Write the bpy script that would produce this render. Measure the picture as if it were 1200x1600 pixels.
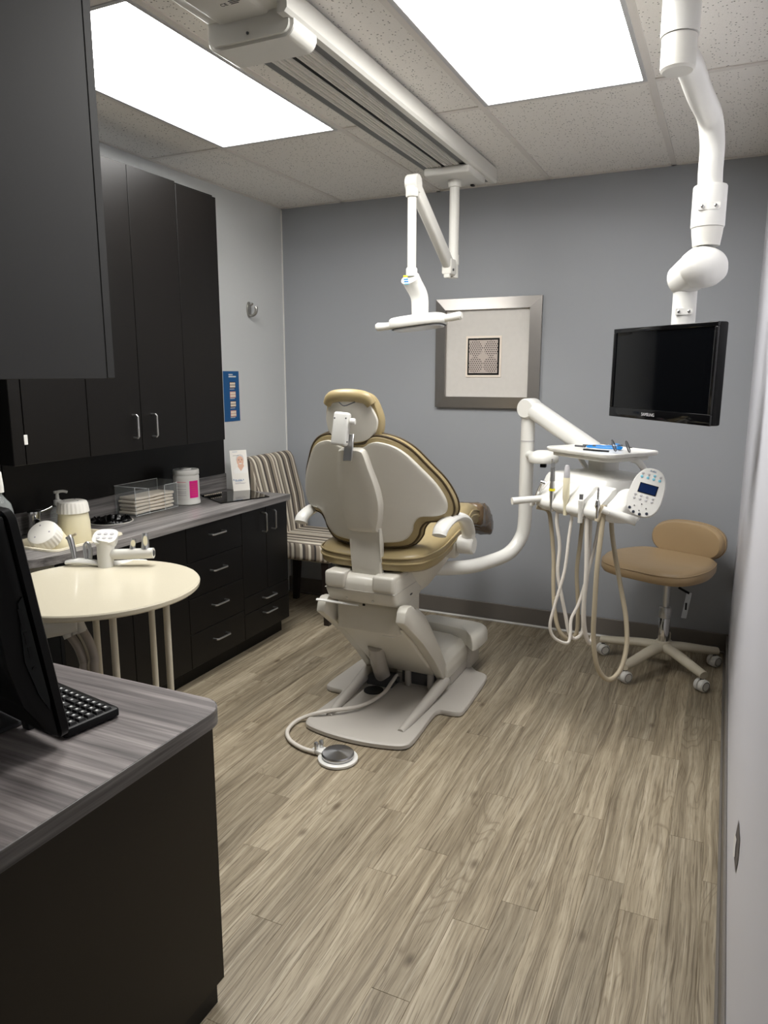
import bpy, bmesh, math, random
from mathutils import Vector, Matrix
random.seed(7)
for o in list(bpy.data.objects): bpy.data.objects.remove(o)
SC = bpy.context.scene
COL = SC.collection
PI = math.pi
# ------------------------------------------------------------------ camera
CAM = Vector((0, 0, 1.436)); F_PX = 1141.0
YAW = math.radians(-24.96); PITCH = math.radians(10.63)
cd = bpy.data.cameras.new('camera'); cam = bpy.data.objects.new('camera', cd); COL.objects.link(cam)
cd.sensor_fit = 'VERTICAL'; cd.sensor_height = 36; cd.lens = F_PX / 1600 * 36; cd.clip_start = 0.02
cam.location = CAM; cam.rotation_euler = (PI/2 - PITCH, 0, -YAW)
SC.camera = cam
# ------------------------------------------------------------------ world, exposure
w = bpy.data.worlds.new('world'); SC.world = w; w.use_nodes = True
w.node_tree.nodes['Background'].inputs[0].default_value = (0.8, 0.85, 0.9, 1)
w.node_tree.nodes['Background'].inputs[1].default_value = 0.0      # closed room: no sky reaches it
SC.view_settings.view_transform = 'Standard'; SC.view_settings.look = 'None'
SC.view_settings.exposure = 0.92; SC.view_settings.gamma = 1.0; SC.view_settings.use_curve_mapping = False
PANEL_EMIT = 9.0      # ceiling light panels: the room's lamps

# ------------------------------------------------------------------ pixel -> direction (1200 x 1600 frame)
_f = Vector((math.sin(YAW)*math.cos(PITCH), math.cos(YAW)*math.cos(PITCH), -math.sin(PITCH)))
_r = Vector((math.cos(YAW), -math.sin(YAW), 0)); _d = _f.cross(_r)
def ray(x, y): return _f + _r*((x-600)/F_PX) + _d*((y-800)/F_PX)
def at(x, y, X=None, Y=None, Z=None):
    d = ray(x, y)
    i, v = (0, X) if X is not None else ((1, Y) if Y is not None else (2, Z))
    return CAM + d*((v-CAM[i])/d[i])
def dep(x, y, t): return CAM + ray(x, y)*t

# ------------------------------------------------------------------ materials
MATS = {}
def srgb(r, g, b):
    f = lambda c: (c/255/12.92) if c/255 <= .04045 else ((c/255+.055)/1.055)**2.4
    return (f(r), f(g), f(b), 1)
def mat(name, col, rough=.5, metal=0, spec=.5, noise=0, nscale=20, bump=0, bscale=200, coat=0, trans=0, ior=1.45, emit=0, sheen=0):
    m = bpy.data.materials.new(name); m.use_nodes = True
    nt = m.node_tree; b = nt.nodes['Principled BSDF']
    c = srgb(*col); b.inputs['Base Color'].default_value = c
    b.inputs['Roughness'].default_value = rough; b.inputs['Metallic'].default_value = metal
    b.inputs['Specular IOR Level'].default_value = spec; b.inputs['IOR'].default_value = ior
    b.inputs['Coat Weight'].default_value = coat; b.inputs['Coat Roughness'].default_value = .1
    b.inputs['Transmission Weight'].default_value = trans
    if emit:
        b.inputs['Emission Color'].default_value = c; b.inputs['Emission Strength'].default_value = emit
    tc = nt.nodes.new('ShaderNodeTexCoord')
    if noise:
        n = nt.nodes.new('ShaderNodeTexNoise'); n.inputs['Scale'].default_value = nscale; n.inputs['Detail'].default_value = 4
        nt.links.new(tc.outputs['Object'], n.inputs['Vector'])
        mx = nt.nodes.new('ShaderNodeMix'); mx.data_type = 'RGBA'
        mx.inputs[6].default_value = tuple(v*(1-noise) for v in c[:3])+(1,); mx.inputs[7].default_value = tuple(min(1, v*(1+noise)) for v in c[:3])+(1,)
        nt.links.new(n.outputs['Fac'], mx.inputs[0]); nt.links.new(mx.outputs[2], b.inputs['Base Color'])
    if bump:
        n = nt.nodes.new('ShaderNodeTexNoise'); n.inputs['Scale'].default_value = bscale; n.inputs['Detail'].default_value = 3
        nt.links.new(tc.outputs['Object'], n.inputs['Vector'])
        bp = nt.nodes.new('ShaderNodeBump'); bp.inputs['Strength'].default_value = bump; bp.inputs['Distance'].default_value = .002
        nt.links.new(n.outputs['Fac'], bp.inputs['Height']); nt.links.new(bp.outputs[0], b.inputs['Normal'])
    MATS[name] = m
    return m
class NT:                     # tiny node-graph helper
    def __init__(s, m): s.nt = m.node_tree; s.b = s.nt.nodes['Principled BSDF']
    def n(s, t, **k):
        x = s.nt.nodes.new(t)
        for a, v in k.items():
            if a.startswith('i_'): x.inputs[a[2:].replace('_', ' ')].default_value = v
            else: setattr(x, a, v)
        return x
    def l(s, a, b): s.nt.links.new(a, b)
    def math(s, op, a, b=None):
        x = s.nt.nodes.new('ShaderNodeMath'); x.operation = op
        for i, v in ((0, a), (1, b)):
            if v is None: continue
            if isinstance(v, (int, float)): x.inputs[i].default_value = v
            else: s.l(v, x.inputs[i])
        return x.outputs[0]
    def mixc(s, f, a, b, blend='MIX'):
        x = s.nt.nodes.new('ShaderNodeMix'); x.data_type = 'RGBA'; x.blend_type = blend
        for i, v in ((0, f), (6, a), (7, b)):
            if isinstance(v, (int, float, tuple)): x.inputs[i].default_value = v
            else: s.l(v, x.inputs[i])
        return x.outputs[2]
    def ramp(s, f, stops):
        x = s.nt.nodes.new('ShaderNodeValToRGB'); r = x.color_ramp
        while len(r.elements) < len(stops): r.elements.new(.5)
        for e, (p, c) in zip(r.elements, stops): e.position = p; e.color = c
        s.l(f, x.inputs[0]); return x.outputs[0]
    def mapping(s, vec, scale=(1, 1, 1), rot=(0, 0, 0)):
        x = s.nt.nodes.new('ShaderNodeMapping'); x.inputs['Scale'].default_value = scale; x.inputs['Rotation'].default_value = rot
        s.l(vec, x.inputs['Vector']); return x.outputs[0]
    def noise(s, vec, scale, detail=4, rough=.5, dist=0):
        x = s.nt.nodes.new('ShaderNodeTexNoise'); x.inputs['Scale'].default_value = scale; x.inputs['Detail'].default_value = detail
        x.inputs['Roughness'].default_value = rough; x.inputs['Distortion'].default_value = dist; s.l(vec, x.inputs['Vector']); return x.outputs['Fac']
    def bump(s, h, strength, dist=.002):
        x = s.nt.nodes.new('ShaderNodeBump'); x.inputs['Strength'].default_value = strength; x.inputs['Distance'].default_value = dist
        s.l(h, x.inputs['Height']); s.l(x.outputs[0], s.b.inputs['Normal'])

mat('paint_back', (157, 160, 164), .55, bump=.12, bscale=260, noise=.02, nscale=3)
mat('paint_light', (207, 209, 209), .55, bump=.12, bscale=260, noise=.015, nscale=3)
mat('paint_right', (212, 212, 219), .5, bump=.12, bscale=260, noise=.015, nscale=3)
mat('vinyl_base', (112, 107, 101), .38, noise=.06, nscale=6)
mat('strip_white', (225, 224, 220), .5)
mat('tbar', (222, 217, 211), .45)
mat('light_frame', (190, 190, 192), .4)
mat('subfloor', (40, 36, 30), .9)
mat('black_lam', (15, 13, 12), .36, spec=.35, noise=.1, nscale=30, bump=.06, bscale=500)
mat('black_edge', (10, 9, 9), .45, spec=.3)
mat('desk_panel', (38, 33, 26), .5, spec=.3, noise=.06, nscale=5)
mat('grey_lam_panel', (48, 48, 47), .55, noise=.06, nscale=8)
mat('cream', (212, 208, 197), .32, noise=.015, nscale=5, coat=.15)
mat('cream_base', (186, 181, 173), .4, noise=.02, nscale=6)
mat('white_pl', (226, 225, 220), .3, coat=.15, noise=.01, nscale=6)
mat('warm_white', (218, 216, 209), .35, noise=.01, nscale=6)
mat('tan_vinyl', (170, 146, 112), .36, noise=.05, nscale=7, bump=.15, bscale=380)
mat('gold_vinyl', (164, 147, 108), .34, noise=.05, nscale=7, bump=.12, bscale=300)
mat('piping', (78, 64, 42), .5)
mat('plastic_cover', (112, 92, 70), .16, noise=.35, nscale=24, bump=.9, bscale=38)
mat('chrome', (215, 215, 215), .12, metal=1)
mat('satin', (200, 200, 200), .3, metal=1)
mat('frame_metal', (150, 146, 142), .34, metal=.75, noise=.08, nscale=14)
mat('grey_dark', (70, 70, 72), .5)
mat('rail_dark', (108, 108, 108), .45)
mat('rail_light', (200, 197, 190), .4)
mat('black_pl', (8, 8, 9), .42, spec=.22)
mat('port_black', (20, 22, 22), .45, spec=.2)
mat('black_soft', (6, 6, 6), .5, spec=.2)
mat('screen_glass', (5, 6, 8), .05, spec=.5)
mat('gloss_black', (10, 10, 11), .08)
mat('rubber', (30, 30, 30), .6)
mat('hose_white', (216, 210, 200), .45)
mat('hose_tan', (176, 164, 140), .45)
mat('hose_grey', (128, 122, 112), .45)
mat('grey_hose', (168, 160, 150), .45)
mat('table_cream', (216, 208, 186), .22, noise=.06, nscale=420, coat=.2)
mat('rod_cream', (206, 198, 178), .4)
mat('jar_white', (235, 232, 224), .4)
mat('jar_body', (230, 222, 192), .35)
mat('sink', (226, 218, 196), .25)
mat('bag', (12, 12, 12), .22, bump=1, bscale=60)
mat('paper', (240, 236, 228), .8, bump=.1, bscale=300)
mat('towel', (238, 228, 212), .85, bump=.2, bscale=250)
mat('pink', (232, 26, 140), .5)
mat('print_grey', (168, 162, 168), .6)
mat('print_red', (220, 90, 110), .6)
mat('poster_blue', (16, 84, 140), .35)
mat('skin', (224, 182, 158), .6)
mat('hair_white', (214, 212, 210), .7)
mat('shirt', (242, 240, 236), .7)
mat('tooth', (240, 226, 206), .5)
mat('gum', (204, 140, 124), .5)
mat('mouth_dark', (60, 26, 24), .6)
mat('ink_blue', (70, 120, 170), .6)
mat('ink_dark', (40, 46, 60), .6)
mat('yellow', (232, 220, 40), .5)
mat('blue', (20, 130, 210), .35)
mat('lcd', (14, 36, 78), .25)
mat('btn_aqua', (130, 200, 220), .4)
mat('btn_grey', (190, 188, 190), .4)
mat('wood_dark', (34, 26, 23), .4)
mat('led_lens', (230, 232, 236), .2)
mat('key', (26, 26, 27), .5)
mat('key_print', (215, 215, 215), .6)
mat('scratch', (96, 90, 88), .8)
mat('plaster', (226, 224, 222), .9)
mat('mat_board', (212, 208, 202), .8, noise=.05, nscale=40, bump=.15, bscale=160)
mat('mat_inner', (240, 228, 214), .8)
mat('nickel_hook', (170, 168, 162), .3, metal=.9)
def glass_mat(name, col, rough=.02, alpha=.25):
    m = mat(name, col, rough); m.node_tree.nodes['Principled BSDF'].inputs['Alpha'].default_value = alpha; return m
glass_mat('acrylic', (225, 232, 232), .03, .07)
glass_mat('acrylic_edge', (245, 248, 248), .1, .75)
glass_mat('clear_bottle', (225, 232, 232), .04, .22)
glass_mat('lens_clear', (120, 120, 120), .05, .5)

def floor_mat():
    m = mat('plank_wood', (170, 150, 120), .42); g = NT(m)
    tc = g.n('ShaderNodeTexCoord'); oi = g.n('ShaderNodeObjectInfo')
    off = g.n('ShaderNodeVectorMath', operation='MULTIPLY_ADD')
    cb = g.n('ShaderNodeCombineXYZ'); 
    for i, k in enumerate((37.0, 91.0, 13.0)): g.l(g.math('MULTIPLY', oi.outputs['Random'], k), cb.inputs[i])
    ad = g.n('ShaderNodeVectorMath', operation='ADD'); g.l(tc.outputs['Object'], ad.inputs[0]); g.l(cb.outputs[0], ad.inputs[1])
    v = ad.outputs[0]
    warp = g.noise(g.mapping(v, (6, 1.6, 6)), 1.0, 2, .5)
    sx = g.n('ShaderNodeSeparateXYZ'); g.l(v, sx.inputs[0])
    wx = g.math('ADD', sx.outputs[0], g.math('MULTIPLY', warp, .065))
    wv = g.n('ShaderNodeCombineXYZ'); g.l(wx, wv.inputs[0]); g.l(sx.outputs[1], wv.inputs[1]); g.l(sx.outputs[2], wv.inputs[2])
    v2 = wv.outputs[0]
    tone_n = g.noise(g.mapping(v2, (20, 1.3, 20)), 1.0, 4, .55)
    streak = g.noise(g.mapping(v2, (85, 2.6, 85)), 1.0, 5, .6)
    fine = g.noise(g.mapping(v2, (330, 9.0, 330)), 1.0, 4, .6)
    f = g.math('ADD', g.math('ADD', g.math('MULTIPLY', tone_n, .46), .02), g.math('MULTIPLY', streak, .50))
    col = g.ramp(f, [(.33, srgb(106, 95, 78)), (.45, srgb(140, 128, 107)), (.55, srgb(163, 151, 129)), (.67, srgb(186, 175, 154))])
    lines = g.ramp(fine, [(.36, (1, 1, 1, 1)), (.47, (0, 0, 0, 1))])
    col = g.mixc(g.math('MULTIPLY', lines, .62), col, srgb(88, 76, 58))
    thin = g.noise(g.mapping(v2, (190, 2.2, 190)), 1.0, 3, .5)
    tl_ = g.ramp(thin, [(.33, (1, 1, 1, 1)), (.40, (0, 0, 0, 1))])
    col = g.mixc(g.math('MULTIPLY', tl_, .55), col, srgb(84, 72, 56))
    hl_ = g.ramp(thin, [(.60, (0, 0, 0, 1)), (.68, (1, 1, 1, 1))])
    col = g.mixc(g.math('MULTIPLY', hl_, .40), col, srgb(200, 190, 170))
    # cathedral rings on part of the boards
    big = g.noise(g.mapping(v, (9, 1.5, 9)), 1.0, 2, .45, .5)
    ring = g.math('FRACT', g.math('MULTIPLY', big, 17.0))
    rl = g.ramp(ring, [(.0, (1, 1, 1, 1)), (.22, (0, 0, 0, 1)), (.85, (0, 0, 0, 1)), (1.0, (1, 1, 1, 1))])
    rmask = g.ramp(g.noise(g.mapping(v, (8, 1.0, 8)), 1.0, 2), [(.50, (0, 0, 0, 1)), (.62, (1, 1, 1, 1))])
    col = g.mixc(g.math('MULTIPLY', g.math('MULTIPLY', rl, rmask), .45), col, srgb(98, 84, 64))
    vo = g.n('ShaderNodeTexVoronoi', feature='F1'); vo.inputs['Scale'].default_value = 1.0
    g.l(g.mapping(v, (9, 4.6, 9)), vo.inputs['Vector'])
    kn = g.ramp(vo.outputs['Distance'], [(.03, (1, 1, 1, 1)), (.15, (0, 0, 0, 1))])
    sepc = g.n('ShaderNodeSeparateColor'); g.l(vo.outputs['Color'], sepc.inputs[0])
    col = g.mixc(g.math('MULTIPLY', g.math('MULTIPLY', kn, g.math('GREATER_THAN', sepc.outputs[1], .45)), .8), col, srgb(78, 64, 48))
    tone = g.math('ADD', g.math('MULTIPLY', oi.outputs['Random'], .34), .88)
    vm = g.n('ShaderNodeVectorMath', operation='SCALE'); g.l(col, vm.inputs[0]); g.l(tone, vm.inputs['Scale'])
    g.l(vm.outputs[0], g.b.inputs['Base Color'])
    g.l(g.math('ADD', g.math('MULTIPLY', fine, .2), .36), g.b.inputs['Roughness'])
    g.bump(fine, .12, .001)
floor_mat()
def tile_mat():
    m = mat('ceiling_tile', (196, 188, 180), .85); g = NT(m)
    tc = g.n('ShaderNodeTexCoord')
    vo = g.n('ShaderNodeTexVoronoi', feature='F1'); vo.inputs['Scale'].default_value = 88; vo.inputs['Randomness'].default_value = 1
    wob = g.noise(tc.outputs['Object'], 60, 2)
    g.l(tc.outputs['Object'], vo.inputs['Vector'])
    d = g.math('ADD', vo.outputs['Distance'], g.math('MULTIPLY', wob, .32))
    hole = g.ramp(d, [(.33, (1, 1, 1, 1)), (.40, (0, 0, 0, 1))])
    sep = g.n('ShaderNodeSeparateColor'); g.l(vo.outputs['Color'], sep.inputs[0])
    hole = g.math('MULTIPLY', hole, g.math('GREATER_THAN', sep.outputs[0], .30))
    grain = g.noise(tc.outputs['Object'], 300, 3)
    base = g.mixc(grain, srgb(230, 226, 220), srgb(242, 239, 234))
    g.l(g.mixc(g.math('MULTIPLY', hole, .8), base, srgb(70, 65, 60)), g.b.inputs['Base Color'])
    g.bump(g.math('SUBTRACT', grain, g.math('MULTIPLY', hole, 2)), .35, .002)
tile_mat()
def laminate(name, axis, dark, light):
    m = mat(name, light, .38); g = NT(m); tc = g.n('ShaderNodeTexCoord')
    s1 = (2.2, 75, 75) if axis == 0 else (75, 2.2, 75)
    s2 = (.8, 16, 16) if axis == 0 else (16, .8, 16)
    a = g.noise(g.mapping(tc.outputs['Object'], s1), 1, 5, .6, .3)
    b = g.noise(g.mapping(tc.outputs['Object'], s2), 1, 4, .5, .5)
    f = g.math('ADD', g.math('MULTIPLY', a, .6), g.math('MULTIPLY', b, .5))
    mid = tuple((p+q)//2 for p, q in zip(dark, light))
    g.l(g.ramp(f, [(.36, srgb(*dark)), (.52, srgb(*mid)), (.70, srgb(*light))]), g.b.inputs['Base Color'])
    g.bump(a, .12, .001)
laminate('counter_x', 0, (66, 62, 62), (168, 160, 158))
laminate('counter_y', 1, (52, 50, 50), (150, 146, 144))
def stripe_mat():
    m = mat('stripe_fabric', (150, 140, 125), .9, bump=.3, bscale=500); g = NT(m); tc = g.n('ShaderNodeTexCoord')
    sx = g.n('ShaderNodeSeparateXYZ'); g.l(tc.outputs['Object'], sx.inputs[0])
    ge = g.n('ShaderNodeNewGeometry'); sn_ = g.n('ShaderNodeSeparateXYZ'); g.l(ge.outputs['True Normal'], sn_.inputs[0])
    side_ = g.math('GREATER_THAN', g.math('ABSOLUTE', sn_.outputs[1]), .75)
    y = g.math('FRACT', g.math('MULTIPLY', g.math('ADD', sx.outputs[1], g.math('MULTIPLY', side_, sx.outputs[0])), 4.6))
    cs = [(232, 224, 206), (110, 102, 92), (160, 150, 134), (228, 220, 202), (84, 78, 74), (150, 138, 122), (236, 228, 210), (124, 114, 102), (62, 58, 58), (168, 156, 138), (228, 218, 200), (134, 124, 112)]
    x = g.nt.nodes.new('ShaderNodeValToRGB'); r = x.color_ramp; r.interpolation = 'CONSTANT'
    ps = [0, .08, .14, .26, .34, .43, .53, .60, .70, .76, .87, .93]
    while len(r.elements) < 12: r.elements.new(.5)
    for e, p, c in zip(r.elements, ps, cs): e.position = p; e.color = srgb(*c)
    g.l(y, x.inputs[0])
    wv = g.noise(tc.outputs['Object'], 420, 2)
    g.l(g.mixc(g.math('MULTIPLY', wv, .35), x.outputs[0], srgb(70, 64, 60)), g.b.inputs['Base Color'])
stripe_mat()
def art_mat():
    m = mat('punched_metal', (176, 162, 156), .5, metal=.2); g = NT(m); tc = g.n('ShaderNodeTexCoord')
    sx = g.n('ShaderNodeSeparateXYZ'); g.l(tc.outputs['Object'], sx.inputs[0])
    X, Z = sx.outputs[0], sx.outputs[2]
    P = .0125
    row = g.math('FLOOR', g.math('DIVIDE', Z, P*.85))
    sh = g.math('MULTIPLY', g.math('MODULO', g.math('ABSOLUTE', row), 2.0), .5)
    fx = g.math('SUBTRACT', g.math('FRACT', g.math('ADD', g.math('DIVIDE', X, P), sh)), .5)
    fz = g.math('SUBTRACT', g.math('FRACT', g.math('DIVIDE', Z, P*.85)), .5)
    d = g.math('SQRT', g.math('ADD', g.math('MULTIPLY', fx, fx), g.math('MULTIPLY', fz, fz)))
    dot = g.math('LESS_THAN', d, .29)
    ax = g.math('ABSOLUTE', X); az = g.math('ABSOLUTE', Z)
    dx = g.math('SUBTRACT', ax, .046); dz = g.math('SUBTRACT', az, .046)
    rr = g.math('SQRT', g.math('ADD', g.math('MULTIPLY', dx, dx), g.math('MULTIPLY', dz, dz)))
    mk = g.math('LESS_THAN', rr, .044)
    g.l(g.mixc(g.math('MULTIPLY', dot, mk), srgb(190, 178, 170), srgb(52, 45, 43)), g.b.inputs['Base Color'])
art_mat()
def emit_mat():
    m = mat('light_diffuser', (248, 250, 252), .5)
    b = m.node_tree.nodes['Principled BSDF']
    b.inputs['Emission Color'].default_value = (1, .985, .955, 1); b.inputs['Emission Strength'].default_value = PANEL_EMIT
emit_mat()
def pedal_mat():
    m = mat('spun_steel', (190, 190, 192), .28, metal=1)
    b = m.node_tree.nodes['Principled BSDF']; b.inputs['Anisotropic'].default_value = .8
pedal_mat()

# ------------------------------------------------------------------ object helpers
def mesh_of(bm):
    me = bpy.data.meshes.new('m'); bmesh.ops.recalc_face_normals(bm, faces=bm.faces); bm.to_mesh(me); bm.free(); return me
def root_of(p):
    while p.parent: p = p.parent
    return p
def obj(name, bm, m, parent=None, base=None, smooth=True, angle=38):
    """one mesh object built from world coordinates"""
    me = bm if isinstance(bm, bpy.types.Mesh) else mesh_of(bm)
    me.name = name
    if smooth and len(me.polygons):
        me.polygons.foreach_set('use_smooth', [True]*len(me.polygons)); me.set_sharp_from_angle(angle=math.radians(angle))
    me.materials.append(MATS[m])
    o = bpy.data.objects.new(name, me); COL.objects.link(o)
    if parent is not None:
        o.parent = parent; me.transform(Matrix.Translation(-root_of(parent).location))
    else:
        if base is None:
            xs = [v.co for v in me.vertices]
            base = Vector(((min(c.x for c in xs)+max(c.x for c in xs))/2, (min(c.y for c in xs)+max(c.y for c in xs))/2, min(c.z for c in xs)))
        me.transform(Matrix.Translation(-Vector(base))); o.location = base
    return o
def tag(o, label=None, cat=None, group=None, kind=None):
    if label: o['label'] = label
    if cat: o['category'] = cat
    if group: o['group'] = group
    if kind: o['kind'] = kind
    return o
def thing(name, label, cat, loc, group=None):
    o = bpy.data.objects.new(name, None); COL.objects.link(o); o.location = loc; o.empty_display_size = .05
    return tag(o, label, cat, group)
def struct(name, bm, m, label, smooth=False):
    o = obj(name, bm, m, smooth=smooth); o['kind'] = 'structure'; o['label'] = label; return o
def join(*bms):
    out = bms[0]
    for b in bms[1:]:
        me = bpy.data.meshes.new('t'); b.to_mesh(me); b.free(); out.from_mesh(me); bpy.data.meshes.remove(me)
    return out
def xf(bm, M): bmesh.ops.transform(bm, matrix=M, verts=bm.verts); return bm
def T(*v): return Matrix.Translation(Vector(v[0] if len(v) == 1 else v))
def RX(a): return Matrix.Rotation(math.radians(a), 4, 'X')
def RY(a): return Matrix.Rotation(math.radians(a), 4, 'Y')
def RZ(a): return Matrix.Rotation(math.radians(a), 4, 'Z')
def box(x0, x1, y0, y1, z0, z1, r=0, seg=2):
    bm = bmesh.new(); bmesh.ops.create_cube(bm, size=1)
    for v in bm.verts: v.co = Vector((x0+(v.co.x+.5)*(x1-x0), y0+(v.co.y+.5)*(y1-y0), z0+(v.co.z+.5)*(z1-z0)))
    if r: bmesh.ops.bevel(bm, geom=bm.edges[:]+bm.verts[:], offset=r, segments=seg, profile=.5, affect='EDGES', clamp_overlap=True)
    return bm
def cbox(c, s, r=0, seg=2): return box(c[0]-s[0]/2, c[0]+s[0]/2, c[1]-s[1]/2, c[1]+s[1]/2, c[2]-s[2]/2, c[2]+s[2]/2, r, seg)
def poly(verts, faces):
    bm = bmesh.new(); vs = [bm.verts.new(v) for v in verts]
    for f in faces: bm.faces.new([vs[i] for i in f])
    return bm
def prism(pts, mapf, r=0, seg=2):
    """closed 2D outline extruded: mapf(a,b,w) with w 0..1"""
    bm = bmesh.new(); n = len(pts)
    A = [bm.verts.new(mapf(a, b, 0)) for a, b in pts]; B = [bm.verts.new(mapf(a, b, 1)) for a, b in pts]
    bm.faces.new(A); bm.faces.new(B[::-1])
    for i in range(n): bm.faces.new((A[i], B[i], B[(i+1) % n], A[(i+1) % n]))
    if r: bmesh.ops.bevel(bm, geom=bm.edges[:], offset=r, segments=seg, profile=.5, affect='EDGES', clamp_overlap=True)
    return bm
def smooth_closed(pts, k=4):
    n = len(pts); out = []
    for i in range(n):
        p0, p1, p2, p3 = (Vector(pts[(i+j) % n]) for j in (-1, 0, 1, 2))
        for s in range(k):
            t = s/k
            out.append(tuple(.5*((2*p1)+(p2-p0)*t+(2*p0-5*p1+4*p2-p3)*t*t+(3*p1-p0-3*p2+p3)*t**3)))
    return out
def smooth_open(pts, k=6):
    P = [Vector(p) for p in pts]; P = [2*P[0]-P[1]]+P+[2*P[-1]-P[-2]]; out = []
    for i in range(1, len(P)-2):
        p0, p1, p2, p3 = P[i-1:i+3]
        for s in range(k):
            t = s/k
            out.append(.5*((2*p1)+(p2-p0)*t+(2*p0-5*p1+4*p2-p3)*t*t+(3*p1-p0-3*p2+p3)*t**3))
    out.append(P[-2]); return out
def superell(a, b, n=2.6, k=40, cx=0, cy=0):
    out = []
    for i in range(k):
        t = 2*PI*i/k; c, s = math.cos(t), math.sin(t)
        out.append((cx+a*math.copysign(abs(c)**(2/n), c), cy+b*math.copysign(abs(s)**(2/n), s)))
    return out
def rrect(a, b, r, k=5, cx=0, cy=0):
    out = []
    for sx, sy, t0 in ((1, 1, 0), (-1, 1, 90), (-1, -1, 180), (1, -1, 270)):
        for i in range(k+1):
            t = math.radians(t0+90*i/k); out.append((cx+sx*(a-r)+r*math.cos(t), cy+sy*(b-r)+r*math.sin(t)))
    return out
PILLOW = [(0, 0), (.45, 0), (.8, .0), (.93, .03), (.98, .14), (1, .35), (1, .65), (.98, .86), (.93, .97), (.8, 1), (.45, 1), (0, 1)]
PLATE = [(0, 0), (.6, 0), (.985, 0), (1, .15), (1, .75), (.99, .93), (.97, 1), (.6, 1), (0, 1)]
SLAB = [(0, 0), (.99, 0), (1, .12), (1, .88), (.99, 1), (0, 1)]
def loft(outline, c, mapf, prof=PILLOW):
    """star-shaped outline around c swept through profile rings (scale, w)"""
    bm = bmesh.new(); rings = []
    for s, wv in prof:
        if s == 0: rings.append([bm.verts.new(mapf(c[0], c[1], wv))])
        else: rings.append([bm.verts.new(mapf(c[0]+(a-c[0])*s, c[1]+(b-c[1])*s, wv)) for a, b in outline])
    n = len(outline)
    for A, B in zip(rings, rings[1:]):
        for i in range(n):
            j = (i+1) % n
            if len(A) == 1: bm.faces.new((A[0], B[i], B[j]))
            elif len(B) == 1: bm.faces.new((A[i], A[j], B[0]))
            else: bm.faces.new((A[i], A[j], B[j], B[i]))
    return bm
def tube(pts, r, n=10, k=6, flat=None, caps=True):
    P = smooth_open(pts, k) if k > 1 else [Vector(p) for p in pts]
    R = r if callable(r) else (lambda t: r)
    bm = bmesh.new(); rings = []; up = None
    for i, p in enumerate(P):
        t = (P[min(i+1, len(P)-1)]-P[max(i-1, 0)]).normalized()
        if up is None:
            up = Vector((0, 0, 1)) if abs(t.z) < .9 else Vector((1, 0, 0))
        up = (up-t*up.dot(t)).normalized(); s = t.cross(up)
        rr = R(i/(len(P)-1)); fu, fs = flat if flat else (1, 1)
        rings.append([bm.verts.new(p+(up*math.cos(2*PI*j/n)*fu+s*math.sin(2*PI*j/n)*fs)*rr) for j in range(n)])
    for A, B in zip(rings, rings[1:]):
        for j in range(n): bm.faces.new((A[j], A[(j+1) % n], B[(j+1) % n], B[j]))
    if caps: bm.faces.new(rings[0]); bm.faces.new(rings[-1][::-1])
    return bm
def rod(a, b, r, n=14): return tube([a, b], r, n, 1)
def lathe(prof, seg=28, M=None):
    """prof [(radius, z)] around local z"""
    bm = bmesh.new(); rings = []
    for rr, z in prof:
        if rr == 0: rings.append([bm.verts.new((0, 0, z))])
        else: rings.append([bm.verts.new((rr*math.cos(2*PI*i/seg), rr*math.sin(2*PI*i/seg), z)) for i in range(seg)])
    for A, B in zip(rings, rings[1:]):
        for i in range(seg):
            j = (i+1) % seg
            if len(A) == 1 and len(B) == 1: continue
            if len(A) == 1: bm.faces.new((A[0], B[i], B[j]))
            elif len(B) == 1: bm.faces.new((A[i], A[j], B[0]))
            else: bm.faces.new((A[i], A[j], B[j], B[i]))
    if M is not None: xf(bm, M)
    return bm
def align(p, d):
    """matrix: local z to direction d at p"""
    return T(p) @ Vector(d).to_track_quat('Z', 'Y').to_matrix().to_4x4()
def text_mesh(s, size, M, extrude=.0004):
    cu = bpy.data.curves.new('t', 'FONT'); cu.body = s; cu.size = size; cu.extrude = extrude; cu.align_x = 'CENTER'; cu.align_y = 'CENTER'
    o = bpy.data.objects.new('t', cu); COL.objects.link(o)
    me = bpy.data.meshes.new_from_object(o.evaluated_get(bpy.context.evaluated_depsgraph_get()))
    bpy.data.objects.remove(o); me.materials.clear(); me.transform(M); return me
def lerp(a, b, t): return a+(b-a)*t
def interp(x, tab):
    if x <= tab[0][0]: return tab[0][1]
    for (a, p), (b, q) in zip(tab, tab[1:]):
        if x <= b:
            t = (x-a)/(b-a); t = t*t*(3-2*t); return p+(q-p)*t
    return tab[-1][1]

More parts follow.
